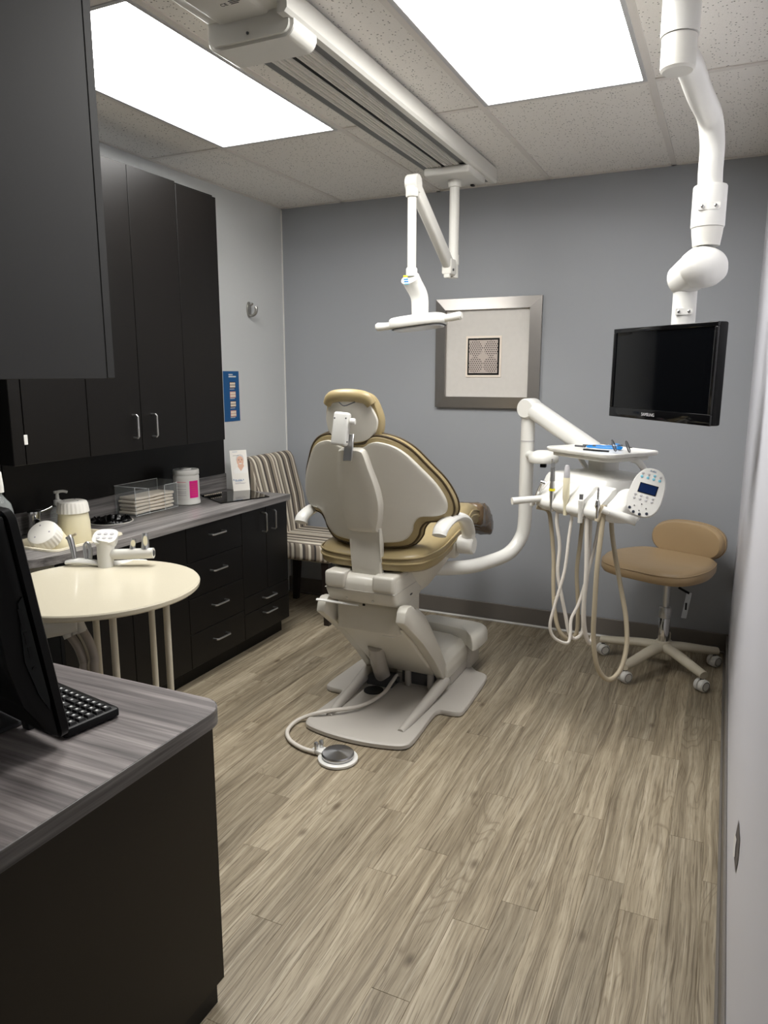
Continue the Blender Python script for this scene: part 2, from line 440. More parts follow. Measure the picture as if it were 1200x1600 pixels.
# =================================================================== ROOM
XL, XR, YB, YN, ZC = -2.585, .0985, 4.05, -1.6, 2.441
sub = struct('floor', box(XL-.1, XR+.1, YN-.1, YB+.1, -.06, -.010), 'subfloor', 'grey brown oak plank floor')
W = .1003; LEN = .915
known = {0: 2.09, 1: 2.28, 2: 1.87, 3: 1.98, 4: 2.27, 5: 1.766, 6: 1.645, 7: 2.265, 8: 1.885, 9: 1.735, 10: 2.03, 11: 1.43}
k = 0; x1 = XR
while x1 > XL+.001:
    x0 = max(.040-W*k, XL)
    j0 = known.get(k, random.uniform(0, LEN))
    while j0 > YN: j0 -= LEN
    y = j0
    while y < YB:
        a, b = max(y, YN), min(y+LEN, YB)
        if b-a > .01:
            bm = poly([(x0, a, -.010), (x1, a, -.010), (x1, b, -.010), (x0, b, -.010),
                       (x0, a, -.0012), (x1, a, -.0012), (x1, b, -.0012), (x0, b, -.0012),
                       (x0+.0010, a+.0010, 0), (x1-.0010, a+.0010, 0), (x1-.0010, b-.0010, 0), (x0+.0010, b-.0010, 0)],
                      [(0, 3, 2, 1), (0, 1, 5, 4), (1, 2, 6, 5), (2, 3, 7, 6), (3, 0, 4, 7), (4, 5, 9, 8), (5, 6, 10, 9), (6, 7, 11, 10), (7, 4, 8, 11), (8, 9, 10, 11)])
            obj('plank', bm, 'plank_wood', sub, smooth=False)
        y += LEN
    x1 = x0; k += 1
struct('wall_back', box(XL-.1, XR+.1, YB, YB+.1, -.06, ZC+.25), 'paint_back', 'blue grey painted accent wall behind the dental chair')
struct('wall_left', box(XL-.1, XL, YN-.1, YB, -.06, ZC+.25), 'paint_light', 'pale grey wall with cabinets and coat hook')
struct('wall_right', box(XR, XR+.1, YN-.1, YB, -.06, ZC+.25), 'paint_right', 'pale lilac grey wall with scuffed dent')
struct('wall_near', box(XL, XR, YN-.1, YN, -.06, ZC+.25), 'paint_light', 'pale wall opposite the accent wall')
struct('wall_partition', box(XL, -.95, .47, .60, 0, ZC), 'paint_light', 'short partition wall behind the desk')
struct('baseboard_back', join(box(XL, XR, YB-.012, YB, .006, .106, .003, 1), box(XL, XR, YB-.022, YB-.010, .002, .012, .003, 1)), 'vinyl_base', 'taupe baseboard along the accent wall')
struct('trim_1', box(-1.95, -.42, YB-.034, YB-.0225, 0, .012, .003, 1), 'strip_white', 'thin white strip along the foot of the taupe baseboard')
struct('baseboard_right', join(box(XR-.010, XR, YN, YB-.025, .004, .104, .003, 1), box(XR-.018, XR-.008, YN, YB-.025, .002, .012, .003, 1)), 'vinyl_base', 'taupe baseboard along the scuffed wall')
struct('trim_2', box(XL, XL+.006, YB-.006, YB, .11, ZC-.01), 'strip_white', 'thin pale strip in the wall corner', False)  # narrow white strip up the back left corner
# dent in the right wall
dn = [at(1155, 1281, X=XR), at(1157, 1312, X=XR), at(1154, 1345, X=XR), at(1150, 1364, X=XR), at(1148, 1340, X=XR), at(1149, 1312, X=XR)]
dl = bmesh.new(); dl.faces.new([dl.verts.new((XR-.0015, p.y, p.z)) for p in dn])
scr = struct('trim_3', dl, 'scratch', 'torn scuff mark in the pale wall')
pw = bmesh.new(); pw.faces.new([pw.verts.new((XR-.003, at(x, y, X=XR).y, at(x, y, X=XR).z)) for x, y in ((1150, 1300), (1153, 1312), (1151, 1325), (1150, 1340), (1147, 1338), (1148, 1318))])
obj('exposed_plaster', pw, 'plaster', scr, smooth=False)
# ceiling: slab, tiles, T-bars, light panels
ceil = struct('ceiling', box(XL-.1, XR+.1, YN-.1, YB+.1, ZC+.14, ZC+.24), 'tbar', 'suspended ceiling of speckled tiles')
gx = [XL, -2.154, -1.544, -.9346, -.325, XR]
gy = [YN, -.757, .462, 1.681, 2.900, YB]
panels = [(1, 3), (3, 3)]      # the two panels the photograph shows
for i in range(5):
    for j in range(5):
        if (i, j) in panels: continue
        obj('ceiling_tile', box(gx[i]+.004, gx[i+1]-.004, gy[j]+.004, gy[j+1]-.004, ZC+.002, ZC+.018), 'ceiling_tile', ceil, smooth=False)
tb = .012
for i in range(1, 5): obj('ceiling_bar', box(gx[i]-tb, gx[i]+tb, YN, YB, ZC-.003, ZC+.0015), 'tbar', ceil, smooth=False)
for j in range(1, 5):
    for i in range(5): obj('ceiling_bar', box(gx[i]+tb, gx[i+1]-tb, gy[j]-tb, gy[j]+tb, ZC-.0028, ZC+.0015), 'tbar', ceil, smooth=False)
obj('wall_angle', join(box(XL, XR, YB-.02, YB, ZC-.003, ZC+.001), box(XL, XL+.02, YN, YB, ZC-.003, ZC+.001), box(XR-.02, XR, YN, YB, ZC-.003, ZC+.001)), 'tbar', ceil, smooth=False)
plabel = {(1, 3): 'bright ceiling light panel above the black wall cabinets', (3, 3): 'bright ceiling light panel beside the monitor post'}
for i, j in panels:
    x0, x1, y0, y1 = gx[i]+tb, gx[i+1]-tb, gy[j]+tb, gy[j+1]-tb
    t = thing('ceiling_light', plabel[(i, j)], 'ceiling light', ((x0+x1)/2, (y0+y1)/2, ZC-.004), 'ceiling light panels')
    fr = join(box(x0, x1, y0, y0+.014, ZC-.006, ZC+.06), box(x0, x1, y1-.014, y1, ZC-.006, ZC+.06), box(x0, x0+.014, y0+.014, y1-.014, ZC-.006, ZC+.06), box(x1-.014, x1, y0+.014, y1-.014, ZC-.006, ZC+.06))
    obj('frame', fr, 'light_frame', t, smooth=False)
    obj('diffuser', box(x0+.014, x1-.014, y0+.014, y1-.014, ZC+.002, ZC+.010), 'light_diffuser', t, smooth=False)
    if i == 3 and j == 3: obj('latch_wire', rod((x0+.02, y0, ZC-.010), (x0+.02, y1-.03, ZC-.010), .003, 8), 'satin', t)

# =================================================================== BLACK CABINETS ON THE LEFT WALL
def pull_y(xf0, y, z, L, vert, parent, m='satin'):
    """U-shaped bar pull on a face looking to +X"""
    h = .030; r = .0045
    if vert: pts = [(xf0, y, z-L/2), (xf0+h*.8, y, z-L/2), (xf0+h, y, z-L/2+.006), (xf0+h, y, z+L/2-.006), (xf0+h*.8, y, z+L/2), (xf0, y, z+L/2)]
    else: pts = [(xf0, y-L/2, z), (xf0+h*.8, y-L/2, z), (xf0+h, y-L/2+.006, z), (xf0+h, y+L/2-.006, z), (xf0+h*.8, y+L/2, z), (xf0, y+L/2, z)]
    return obj('handle', tube(pts, r, 8, 1), m, parent)
XU = -2.27; ZU0, ZU1 = 1.118, 2.272
ys = [1.83, 2.125, 2.415, 2.705, 2.99]
ulab = ['black wall cabinet with two doors and a small white latch', 'black wall cabinet with two doors at the coat hook end']
for c in range(2):
    ya, yb = ys[2*c], ys[2*c+2]
    t = thing('wall_cabinet', ulab[c], 'cabinet', (XL+.16, (ya+yb)/2, ZU0), 'black wall cabinets over the counter')
    obj('carcass', box(XL+.001, XU-.020, ya+.001, yb-.001, ZU0+.004, ZU1), 'black_edge', t, smooth=False)
    for q in range(2):
        a, b = ys[2*c+q], ys[2*c+q+1]
        d = obj('door', box(XU-.019, XU, a+.0016, b-.0016, ZU0, ZU1-(.012 if (c, q) == (1, 1) else .002), .0012, 1), 'black_lam', t, smooth=False)
        if (c, q) == (0, 1): pull_y(XU, 2.363, 1.222, .096, True, d)
        if (c, q) == (1, 0): pull_y(XU, 2.477, 1.220, .096, True, d)
    if c == 0:
        obj('child_latch', box(XU-.001, XU+.006, 1.822, 1.838, 1.19, 1.225, .001, 1), 'white_pl', t)
t = thing('cabinet_end_panel', 'black end panel closing the wall cabinets beside the white latch', 'panel', (-2.42, 1.79, 1.118))
obj('panel', box(XL+.001, -2.262, 1.772, 1.822, 1.118, 2.30, .002, 1), 'black_lam', t, smooth=False)
obj('wall_filler', box(XL+.001, XL+.09, 1.40, 1.7715, 1.118, 2.30, .001, 1), 'black_edge', t, smooth=False)
bk_ = thing('backing_panel', 'black backing panel on the wall under the wall cabinets', 'panel', (XL+.008, 2.4, .885))
for ya_, yb2 in ((1.40, 1.953), (1.957, 3.37)): obj('panel', box(XL+.001, XL+.016, ya_, yb2, .885, 1.116, .001, 1), 'black_lam', bk_, smooth=False)
# base cabinets
ZT = .793; XB = -2.16; XF = -2.14
yb_ = [1.83, 2.18, 2.53, 2.948, 3.369]
def base_unit(label, ya, yb, top=.762):
    t = thing('base_cabinet', label, 'cabinet', (XL+.2, (ya+yb)/2, 0), 'black base cabinets under the counter')
    obj('carcass', box(XL+.001, XB-.020, ya+.0005, yb-.0005, .088, top), 'black_edge', t, smooth=False)
    obj('toe_kick', box(XL+.001, XB-.055, ya+.0005, yb-.0005, 0, .0875), 'black_edge', t, smooth=False)
    return t
def front(name, t, ya, yb, z0, z1):
    return obj(name, box(XB-.019, XB, ya+.0016, yb-.0016, z0+.0014, z1-.0014, .0012, 1), 'black_lam', t, smooth=False)
t = base_unit('black base cabinet with plain doors below the sink', yb_[0], yb_[2], .655)
for a, b in ((yb_[0], yb_[1]), (yb_[1], yb_[2])): front('door', t, a, b, .088, .757)
t = base_unit('black base cabinet with four stacked drawers', yb_[2], yb_[3])
for z0, z1, zh in ((.592, .757, .700), (.423, .592, .527), (.252, .423, .356), (.088, .252, .185)):
    d = front('drawer', t, yb_[2], yb_[3], z0, z1); pull_y(XB, 2.74, zh, .10, False, d)
t = base_unit('black base cabinet with two doors above two shallow drawers', yb_[3], yb_[4])
for a, b, yh in ((yb_[3], 3.163, 3.128), (3.163, yb_[4], 3.215)):
    d = front('door', t, a, b, .312, .757); pull_y(XB, yh, .68, .10, True, d)
for z0, z1, zh in ((.222, .312, .274), (.088, .222, .192)):
    d = front('drawer', t, yb_[3], yb_[4], z0, z1); pull_y(XB, 3.16, zh, .10, False, d)
# counter with sink cut-out and round waste hole: outline with rounded near corner
YC0, YC1 = 1.66, 3.376
def counter_bm():
    bm = bmesh.new()
    x0, x1, y0, y1 = -2.47, -2.205, 1.86, 2.20          # sink hole
    hx, hy, hr = -2.455, 2.385, .085                     # waste hole
    N = 32
    circ = [(hx+hr*math.cos(2*PI*i/N), hy+hr*math.sin(2*PI*i/N)) for i in range(N)]
    corner = []
    cxr, cyr, rx, ry = XF-.16, YC0+.30, .16, .30
    for i in range(11):
        a = math.radians(-90+9*i); corner.append((cxr+rx*math.cos(a), cyr+ry*math.sin(a)))
    outer = [(XL+.001, YC0)]+corner+[(XF, YC1), (XL+.001, YC1)]
    sink = rrect((x1-x0)/2, (y1-y0)/2, .03, 4, (x0+x1)/2, (y0+y1)/2)
    z0, z1 = ZT-.031, ZT
    def loop(pts, z):
        vs = [bm.verts.new((a, b, z)) for a, b in pts]; return vs, [bm.edges.new((vs[i], vs[(i+1) % len(vs)])) for i in range(len(vs))]
    sides = []
    for z in (z0, z1):
        es = []
        L = []
        for p in (outer, circ, sink):
            v, e = loop(p, z); es += e; L.append(v)
        bmesh.ops.triangle_fill(bm, edges=es, use_beauty=True); sides.append(L)
    for A, B in zip(*sides):
        for i in range(len(A)): bm.faces.new((A[i], A[(i+1) % len(A)], B[(i+1) % len(A)], B[i]))
    return bm
ct = thing('countertop', 'grey wood-grain countertop over the black base cabinets', 'countertop', (-2.36, 2.5, ZT-.031))
obj('worktop', counter_bm(), 'counter_y', ct, smooth=False)
tag(obj('backsplash', box(XL+.001, XL+.02, 1.665, YC1, ZT+.0005, .884, .002, 1), 'counter_y', None, smooth=False), 'low grey wood-grain backsplash along the back of the counter', 'backsplash')
# sink
s = thing('sink', 'cream sink basin set into the grey counter', 'sink', (-2.337, 2.03, .68))
rim = [(a, b) for a, b in rrect(.142, .180, .035, 5, -2.337, 2.03)]
obj('basin', loft(rim, (-2.337, 2.03), lambda a, b, z: (a, b, z), [(0, .672), (.88, .672), (.90, .676), (.915, .78), (.90, .800), (1, .800), (1, .7945)][::-1][1:] if False else [(0, .676), (.86, .676), (.89, .690), (.905, .797), (.92, .8005), (.99, .8005), (1, .794)]), 'sink', s)
obj('underside', loft(rim, (-2.337, 2.03), lambda a, b, z: (a, b, z), [(.905, .794), (.90, .68), (.87, .666), (0, .666)]), 'sink', s)
fa = thing('sink_faucet', 'chrome single lever faucet behind the sink', 'faucet', (-2.515, 2.04, ZT))
obj('body', lathe([(0, 0), (.030, 0), (.030, .006), (.024, .012), (.024, .075), (.028, .085), (.026, .10), (0, .104)], 24, T(-2.515, 2.04, ZT)), 'chrome', fa)
obj('spout', tube([(-2.50, 2.03, .845), (-2.47, 2.01, .862), (-2.44, 1.99, .860), (-2.435, 1.985, .850)], .011, 12, 5), 'chrome', fa)
obj('lever', tube([(-2.510, 2.05, .885), (-2.50, 2.085, .893), (-2.495, 2.11, .902)], .006, 10, 4), 'chrome', fa)
# ribbed-lid jars
def jar(label, M, hb):
    M = M @ Matrix.Diagonal((1.13, 1.13, 1.0, 1))
    t = thing('ribbed_lid_jar', label, 'jar', M.translation, 'jars with ribbed lids in the sink')
    b = obj('body', lathe([(0, 0), (.046, 0), (.052, .006), (.056, hb*.45), (.055, hb*.8), (.050, hb), (0, hb)], 32, M), 'jar_body', t)
    bm = bmesh.new()
    prof = [(.052, hb-.002, 0), (.0555, hb, .0015), (.052, hb+.034, .0015), (.048, hb+.043, 0), (.040, hb+.047, 0), (0, hb+.047, 0)]
    seg = 96; rings = []
    for r, z, rib in prof:
        if r == 0: rings.append([bm.verts.new((0, 0, z))]); continue
        rings.append([bm.verts.new(((r-(rib if (i//2) % 2 else 0))*math.cos(2*PI*i/seg), (r-(rib if (i//2) % 2 else 0))*math.sin(2*PI*i/seg), z)) for i in range(seg)])
    for A, B in zip(rings, rings[1:]):
        for i in range(seg):
            if len(B) == 1: bm.faces.new((A[i], A[(i+1) % seg], B[0]))
            else: bm.faces.new((A[i], A[(i+1) % seg], B[(i+1) % seg], B[i]))
    ld = obj('lid', xf(bm, M), 'jar_white', t)
    for i in range(3): obj('lid_stud', lathe([(0, .0005), (.003, .0005), (.003, .0022), (0, .0022)], 8, M @ T(.028*math.cos(i*2.1), .028*math.sin(i*2.1), hb+.046)), 'print_grey', ld)
jar('upright cream jar with a white ribbed lid', T(-2.375, 2.110, .678), .212)
jar('cream jar with a white ribbed lid lying tipped over', align(at(66, 832, X=-2.33)-Vector((.20, -.62, .72)).normalized()*.138, (.20, -.62, .72)), .098)
# soap pump
sp = thing('soap_dispenser', 'clear soap bottle with a white pump behind the jars', 'soap dispenser', (-2.51, 2.155, ZT))
M = T(-2.51, 2.155, ZT)
obj('bottle', lathe([(0, 0), (.030, 0), (.033, .006), (.033, .075), (.028, .092), (.014, .104), (.014, .108), (0, .108)], 24, M), 'clear_bottle', sp)
obj('pump', join(lathe([(0, .108), (.0165, .108), (.0165, .128), (.008, .132), (.006, .155), (.011, .160), (.012, .166), (0, .168)], 20, M), tube([(-2.51, 2.14, ZT+.163), (-2.50, 2.175, ZT+.164), (-2.495, 2.193, ZT+.158)], .006, 8, 3)), 'white_pl', sp)
# waste liner in the round hole
wl = thing('waste_liner', 'black bin liner tucked into the round counter hole', 'bin liner', (-2.455, 2.385, .70))
bm = bmesh.new(); seg = 64; rings = []
for r, z, wob in ((.090, ZT+.001, .0), (.086, ZT+.006, .006), (.078, ZT+.010, .011), (.068, ZT-.012, .014), (.066, ZT-.06, .012), (.05, ZT-.09, .010)):
    rings.append([bm.verts.new((-2.455+(r+random.uniform(-wob, wob))*math.cos(2*PI*i/seg), 2.385+(r+random.uniform(-wob, wob))*math.sin(2*PI*i/seg), z+abs(random.uniform(0, wob*.9)))) for i in range(seg)])
for A, B in zip(rings, rings[1:]):
    for i in range(seg): bm.faces.new((A[i], A[(i+1) % seg], B[(i+1) % seg], B[i]))
bm.faces.new(rings[-1])
obj('liner', bm, 'bag', wl)
obj('ring', lathe([(.0905, .0), (.096, 0), (.096, .003), (.0905, .003), (.0905, 0)], 48, T(-2.455, 2.385, ZT+.0005)), 'rail_light', wl)
# towel holder in clear acrylic
hx0, hx1, hy0, hy1 = -2.555, -2.43, 2.515, 2.80
hd = thing('towel_holder', 'clear acrylic tray for folded paper towels', 'towel holder', (-2.49, 2.66, ZT))
hz = ZT+.001
pn = [('base', box(hx0, hx1, hy0, hy1, hz, hz+.003)), ('back_wall', box(hx0, hx0+.003, hy0, hy1, hz+.003, hz+.135)),
      ('side_wall', box(hx0+.003, hx1, hy0, hy0+.003, hz+.003, hz+.135)), ('side_wall', box(hx0+.003, hx1, hy1-.003, hy1, hz+.003, hz+.135)),
      ('front_wall', box(hx1-.003, hx1, hy0+.003, hy0+.09, hz+.003, hz+.12)), ('front_wall', box(hx1-.003, hx1, hy1-.09, hy1-.003, hz+.003, hz+.12))]
for n, b in pn: obj(n, b, 'acrylic', hd, smooth=False)
ed = bmesh.new()
for a, b in (((hx1, hy0, hz), (hx1, hy0, hz+.135)), ((hx0, hy0, hz+.135), (hx0, hy1, hz+.135)), ((hx0, hy0, hz+.135), (hx1, hy0, hz+.135)), ((hx1, hy0+.09, hz), (hx1, hy0+.09, hz+.12)), ((hx1, hy1-.09, hz), (hx1, hy1-.09, hz+.12)), ((hx1, hy0, hz+.135), (hx1, hy0+.08, hz+.12)), ((hx1, hy1-.085, hz+.121), (hx1, hy1, hz+.121)), ((hx1, hy1, hz), (hx1, hy1, hz+.13)), ((hx0, hy1, hz), (hx0, hy1, hz+.135)), ((hx1, hy0, hz+.002), (hx1, hy1, hz+.002))):
    ed = join(ed, rod(a, b, .0012, 6))
obj('polished_edges', ed, 'acrylic_edge', hd)
tw_y0, tw_y1 = hy0+.012, hy1-.012
for i in range(5):
    z = hz+.0045+i*.0165; dx = random.uniform(-.004, .004); dy = random.uniform(-.004, .004)
    bm = box(hx0+.012, hx1-.010, tw_y0, tw_y1, z, z+.013, .005, 3)
    bmesh.ops.subdivide_edges(bm, edges=[e for e in bm.edges if abs((e.verts[0].co-e.verts[1].co).y) > .1], cuts=6)
    for v in bm.verts: v.co += Vector((dx, dy, .0011*math.sin(v.co.y*34+i)))
    tag(obj('paper_towel', bm, 'towel', None), ['bottom folded paper towel of the pile in the acrylic tray', 'second folded paper towel from the bottom of the acrylic tray', 'middle folded paper towel of the pile in the acrylic tray', 'folded paper towel just under the topmost one in the acrylic tray', 'topmost folded cream paper towel in the acrylic tray'][i], 'paper towel', 'folded paper towels in the tray')
# wipes canister
wc = thing('wipes_canister', 'white plastic wipes canister with a pink label', 'canister', (-2.455, 2.90, ZT))
M = T(-2.455, 2.90, ZT)
obj('body', lathe([(0, .0006), (.062, .0006), (.066, .004), (.066, .018), (.064, .022), (.064, .142), (.061, .150), (.060, .156), (0, .156)], 40, M), 'white_pl', wc)
obj('lid', lathe([(.0635, .150), (.065, .152), (.065, .172), (.062, .176), (.030, .177), (.028, .181), (.012, .181), (.010, .178), (0, .178)], 40, M), 'white_pl', wc)
def curved(a0, a1, z0, z1, r, name, m, par, M=M):
    n = max(3, int((a1-a0)/6)); bm = bmesh.new()
    A = [bm.verts.new(M @ Vector((r*math.cos(math.radians(a0+(a1-a0)*i/n)), r*math.sin(math.radians(a0+(a1-a0)*i/n)), z0))) for i in range(n+1)]
    B = [bm.verts.new(M @ Vector((r*math.cos(math.radians(a0+(a1-a0)*i/n)), r*math.sin(math.radians(a0+(a1-a0)*i/n)), z1))) for i in range(n+1)]
    for i in range(n): bm.faces.new((A[i], A[i+1], B[i+1], B[i]))
    return obj(name, bm, m, par)
lb = curved(-130, 30, .026, .136, .0646, 'label', 'white_pl', wc)
curved(-37, 8, .036, .122, .0650, 'pink_panel', 'pink', lb)
for z in (.116, .102, .094, .080, .068, .060, .050): curved(-100, -52, z, z+.0022, .0650, 'print_line', 'print_grey' if z < .115 else 'print_red', lb)
for i in range(6): curved(-30, 2, .050+i*.011, .0525+i*.011, .0653, 'print_line', 'print_red', lb)
# black glass slab with shade tabs, leaflet
gl = [at(x, y, Z=ZT) for x, y in ((312, 774), (345, 787.5), (421, 777), (388, 766))]
tag(obj('glass_slab', prism([(p.x, p.y) for p in gl], lambda a, b, wv: (a, b, ZT+.0006+.006*wv), .001, 1), 'gloss_black', None, smooth=False), 'glossy black glass slab lying at the end of the counter', 'glass slab')
tb_ = thing('shade_guide', 'small dark shade guide with pale tabs on the glass slab', 'shade guide', at(331, 775, Z=ZT+.0075))
p0, p1 = at(317, 777, Z=ZT+.0075), at(345, 772, Z=ZT+.0075)
obj('holder', rod(p0+Vector((0, 0, .006)), p1+Vector((0, 0, .006)), .006, 10), 'black_pl', tb_)
dv = (p1-p0).normalized(); nv = Vector((-dv.y, dv.x, 0))
for i in range(9):
    q = p0.lerp(p1, (i+.5)/9)+Vector((0, 0, .0075)); obj('tab', tube([q-nv*.004, q-nv*.012+Vector((0, 0, .003))], .003, 8, 1), 'tooth', tb_)
# leaflet
b0, b1 = at(365, 769, Z=ZT+.001), at(391, 767, Z=ZT+.001)
u = (b1-b0); wl_ = u.length; u.normalize(); nrm = Vector((u.y, -u.x, 0)); up = (Vector((0, 0, 1))-nrm*.22).normalized()
LW, LH = wl_, .232
def LP(a, b, off=0): return b0+u*(a*LW)+up*(b*LH)+up.cross(u)*(-1)*(-off)
lf_n = u.cross(up)
def LP(a, b, off=0): return b0+u*(a*LW)+up*(b*LH+.001)+lf_n*off
lf = thing('leaflet', 'white leaflet with a smiling portrait standing on the counter', 'leaflet', b0.lerp(b1, .5))
obj('sheet', poly([LP(0, 0), LP(1, 0), LP(1, 1), LP(0, 1), LP(0, 0, -.0008), LP(1, 0, -.0008), LP(1, 1, -.0008), LP(0, 1, -.0008)], [(0, 1, 2, 3), (7, 6, 5, 4), (0, 4, 5, 1), (1, 5, 6, 2), (2, 6, 7, 3), (3, 7, 4, 0)]), 'paper', lf, smooth=False)
pt = obj('portrait', loft(superell(.235, .112, 2.2, 28, .57, .785), (.57, .785), lambda a, b, wv: LP(a, b, .0006), [(0, 0), (1, 0)]), 'hair_white', lf, smooth=False)
def flat(name, outline, m, off, par, cen=None):
    c = cen or (sum(p[0] for p in outline)/len(outline), sum(p[1] for p in outline)/len(outline))
    return obj(name, loft(outline, c, lambda a, b, wv: LP(a, b, off), [(0, 0), (1, 0)]), m, par, smooth=False)
flat('shirt', [(.20, .44), (.95, .44), (1.0, .52), (.86, .58), (.72, .60), (.44, .60), (.26, .56), (.12, .50)], 'shirt', .0006, pt)
flat('neck', [(.40, .60), (.57, .49), (.78, .61), (.72, .68), (.43, .68)], 'skin', .0009, pt)
flat('face', superell(.205, .118, 2.3, 24, .57, .735), 'skin', .0012, pt)
flat('smile', superell(.10, .013, 2, 14, .57, .672), 'white_pl', .0017, pt)
for e in (.49, .67): flat('eye', superell(.03, .006, 2, 10, e, .755), 'ink_dark', .0016, pt)
for e in (.49, .67): flat('eyebrow', superell(.055, .004, 2, 10, e, .776), 'grey_dark', .0016, pt)
flat('nose', superell(.026, .018, 2, 10, .57, .715), 'gum', .0016, pt)
for a0, a1, b, m in ((.16, .45, .958, 'ink_blue'), (.16, .52, .868, 'ink_dark'), (.14, .50, .215, 'print_grey'), (.14, .80, .200, 'print_grey'), (.14, .72, .185, 'print_grey')):
    flat('print_line', [(a0, b), (a1, b), (a1, b+.006), (a0, b+.006)], m, .0008, lf)
Mx = Matrix.Identity(4)
for i in range(3): Mx[i][0], Mx[i][1], Mx[i][2], Mx[i][3] = u[i], up[i], lf_n[i], LP(.36, .285, .0008)[i]
obj('caption', text_mesh('Are you a', .016, Mx, .0001), 'ink_blue', lf, smooth=False)
flat('print_line', [(.16, .25), (.60, .25), (.60, .262), (.16, .262)], 'ink_blue', .0008, lf)
obj('stand', join(tube([LP(.2, .02, -.002), LP(.2, .35, -.004), LP(.2, .34, -.02), LP(.15, .0, -.05)], .0015, 6, 1), tube([LP(.8, .02, -.002), LP(.8, .35, -.004), LP(.8, .34, -.02), LP(.8, .0, -.05)], .0015, 6, 1)), 'acrylic', lf)
# =================================================================== LEFT WALL: hook, poster
hk = thing('coat_hook', 'brushed metal coat hook on the pale wall', 'hook', at(390, 485, X=XL))
c = at(388, 484, X=XL)
obj('plate', loft(superell(.020, .045, 2.2, 28, c.y, c.z), (c.y, c.z), lambda a, b, wv: (XL+.001+.008*wv, a, b), PILLOW), 'nickel_hook', hk)
obj('prong', tube([(XL+.006, c.y, c.z-.030), (XL+.026, c.y+.004, c.z-.034), (XL+.045, c.y+.008, c.z-.020), (XL+.050, c.y+.01, c.z+.004), (XL+.046, c.y+.01, c.z+.014)], lambda t: .007+.003*t, 12, 5), 'nickel_hook', hk)
obj('prong', tube([(XL+.006, c.y, c.z+.026), (XL+.022, c.y+.004, c.z+.028), (XL+.030, c.y+.005, c.z+.036)], .006, 10, 4), 'nickel_hook', hk)
py0, py1, pz0, pz1 = 3.405, 3.551, 1.173, 1.457
po = thing('blue_poster', 'narrow blue poster with four tooth pictures on the pale wall', 'poster', (XL+.002, (py0+py1)/2, pz0))
obj('sheet', box(XL+.0008, XL+.0022, py0, py1, pz0, pz1), 'poster_blue', po, smooth=False)
def pflat(name, y0, y1, z0, z1, m, off, par): return obj(name, box(XL+.0022, XL+.0022+off, y0, y1, z0, z1), m, par, smooth=False)
pflat('title_line', py0+.05, py0+.088, pz1-.022, pz1-.016, 'white_pl', .0005, po)
pflat('title_line', py0+.05, py0+.118, pz1-.034, pz1-.027, 'white_pl', .0005, po)
for i in range(4):
    z = pz1-.060-.054*i; a, b = py0+.056, py0+.110
    ph = pflat('tooth_picture', a, b, z-.036, z, 'gum' if i % 2 else 'mouth_dark', .0005, po)
    for r_ in range(2):
        for q in range(4): obj('tooth', loft(superell(.0062, .0072, 2.5, 12, a+.008+q*.0126, z-.010-.0155*r_), (a+.008+q*.0126, z-.010-.0155*r_), lambda p, s_, wv: (XL+.0032, p, s_), [(0, 0), (1, 0)]), 'tooth', ph, smooth=False)
    pflat('caption_line', a, b-.010, z-.042, z-.039, 'white_pl', .0005, po)

# =================================================================== DENTAL CHAIR
CX = -1.255
ch = thing('dental_chair', 'reclining tan dental chair with cream shell on a floor base', 'dental chair', (CX, 2.85, 0))
# floor base plate (world x offset, y)
half = [(.0, 2.365), (.10, 2.372), (.19, 2.392), (.228, 2.418), (.238, 2.47), (.232, 2.60), (.228, 2.70), (.238, 2.748), (.275, 2.752), (.318, 2.762), (.333, 2.80), (.330, 2.95), (.322, 3.14), (.305, 3.20), (.25, 3.225), (.18, 3.30), (.10, 3.33), (0, 3.34)]
outl = [(CX+a, b) for a, b in half]+[(CX-a, b) for a, b in half[-2:0:-1]]
bp = obj('base_plate', loft(smooth_closed(outl, 3), (CX, 2.93), lambda a, b, wv: (a, b, .002+.024*wv), PLATE), 'cream_base', ch)
for s in (-1, 1):
    obj('raised_rail', tube([(CX+s*.165, 2.50, .020), (CX+s*.172, 2.60, .034), (CX+s*.178, 2.75, .046), (CX+s*.182, 2.85, .058), (CX+s*.184, 2.95, .068)], lambda t: .016+.014*t, 12, 5), 'cream_base', bp)
obj('rear_ledge', box(CX-.20, CX+.20, 3.00, 3.24, .024, .090, .012, 3), 'cream_base', bp)
# pump and pivots
obj('pivot_cylinder', tube([(CX-.10, 2.90, .055), (CX-.075, 2.80, .17), (CX-.06, 2.74, .27)], .036, 18, 4), 'cream_base', ch)
obj('pivot_block', join(cbox((CX-.10, 2.90, .045), (.13, .09, .05), .010), rod((CX-.18, 2.90, .055), (CX-.02, 2.90, .055), .014)), 'grey_dark', ch)
obj('pump_block', cbox((CX+.07, 2.96, .075), (.17, .08, .08), .010), 'grey_dark', ch)
for dx in (.02, .13): obj('hinge_lug', cbox((CX+dx, 2.93, .075), (.03, .05, .10), .010), 'cream_base', ch)
obj('cable_grommet', lathe([(0, .0275), (.045, .0275), (.045, .031), (.036, .034), (0, .034)], 24, T(CX-.10, 2.80, 0)), 'rubber', ch)
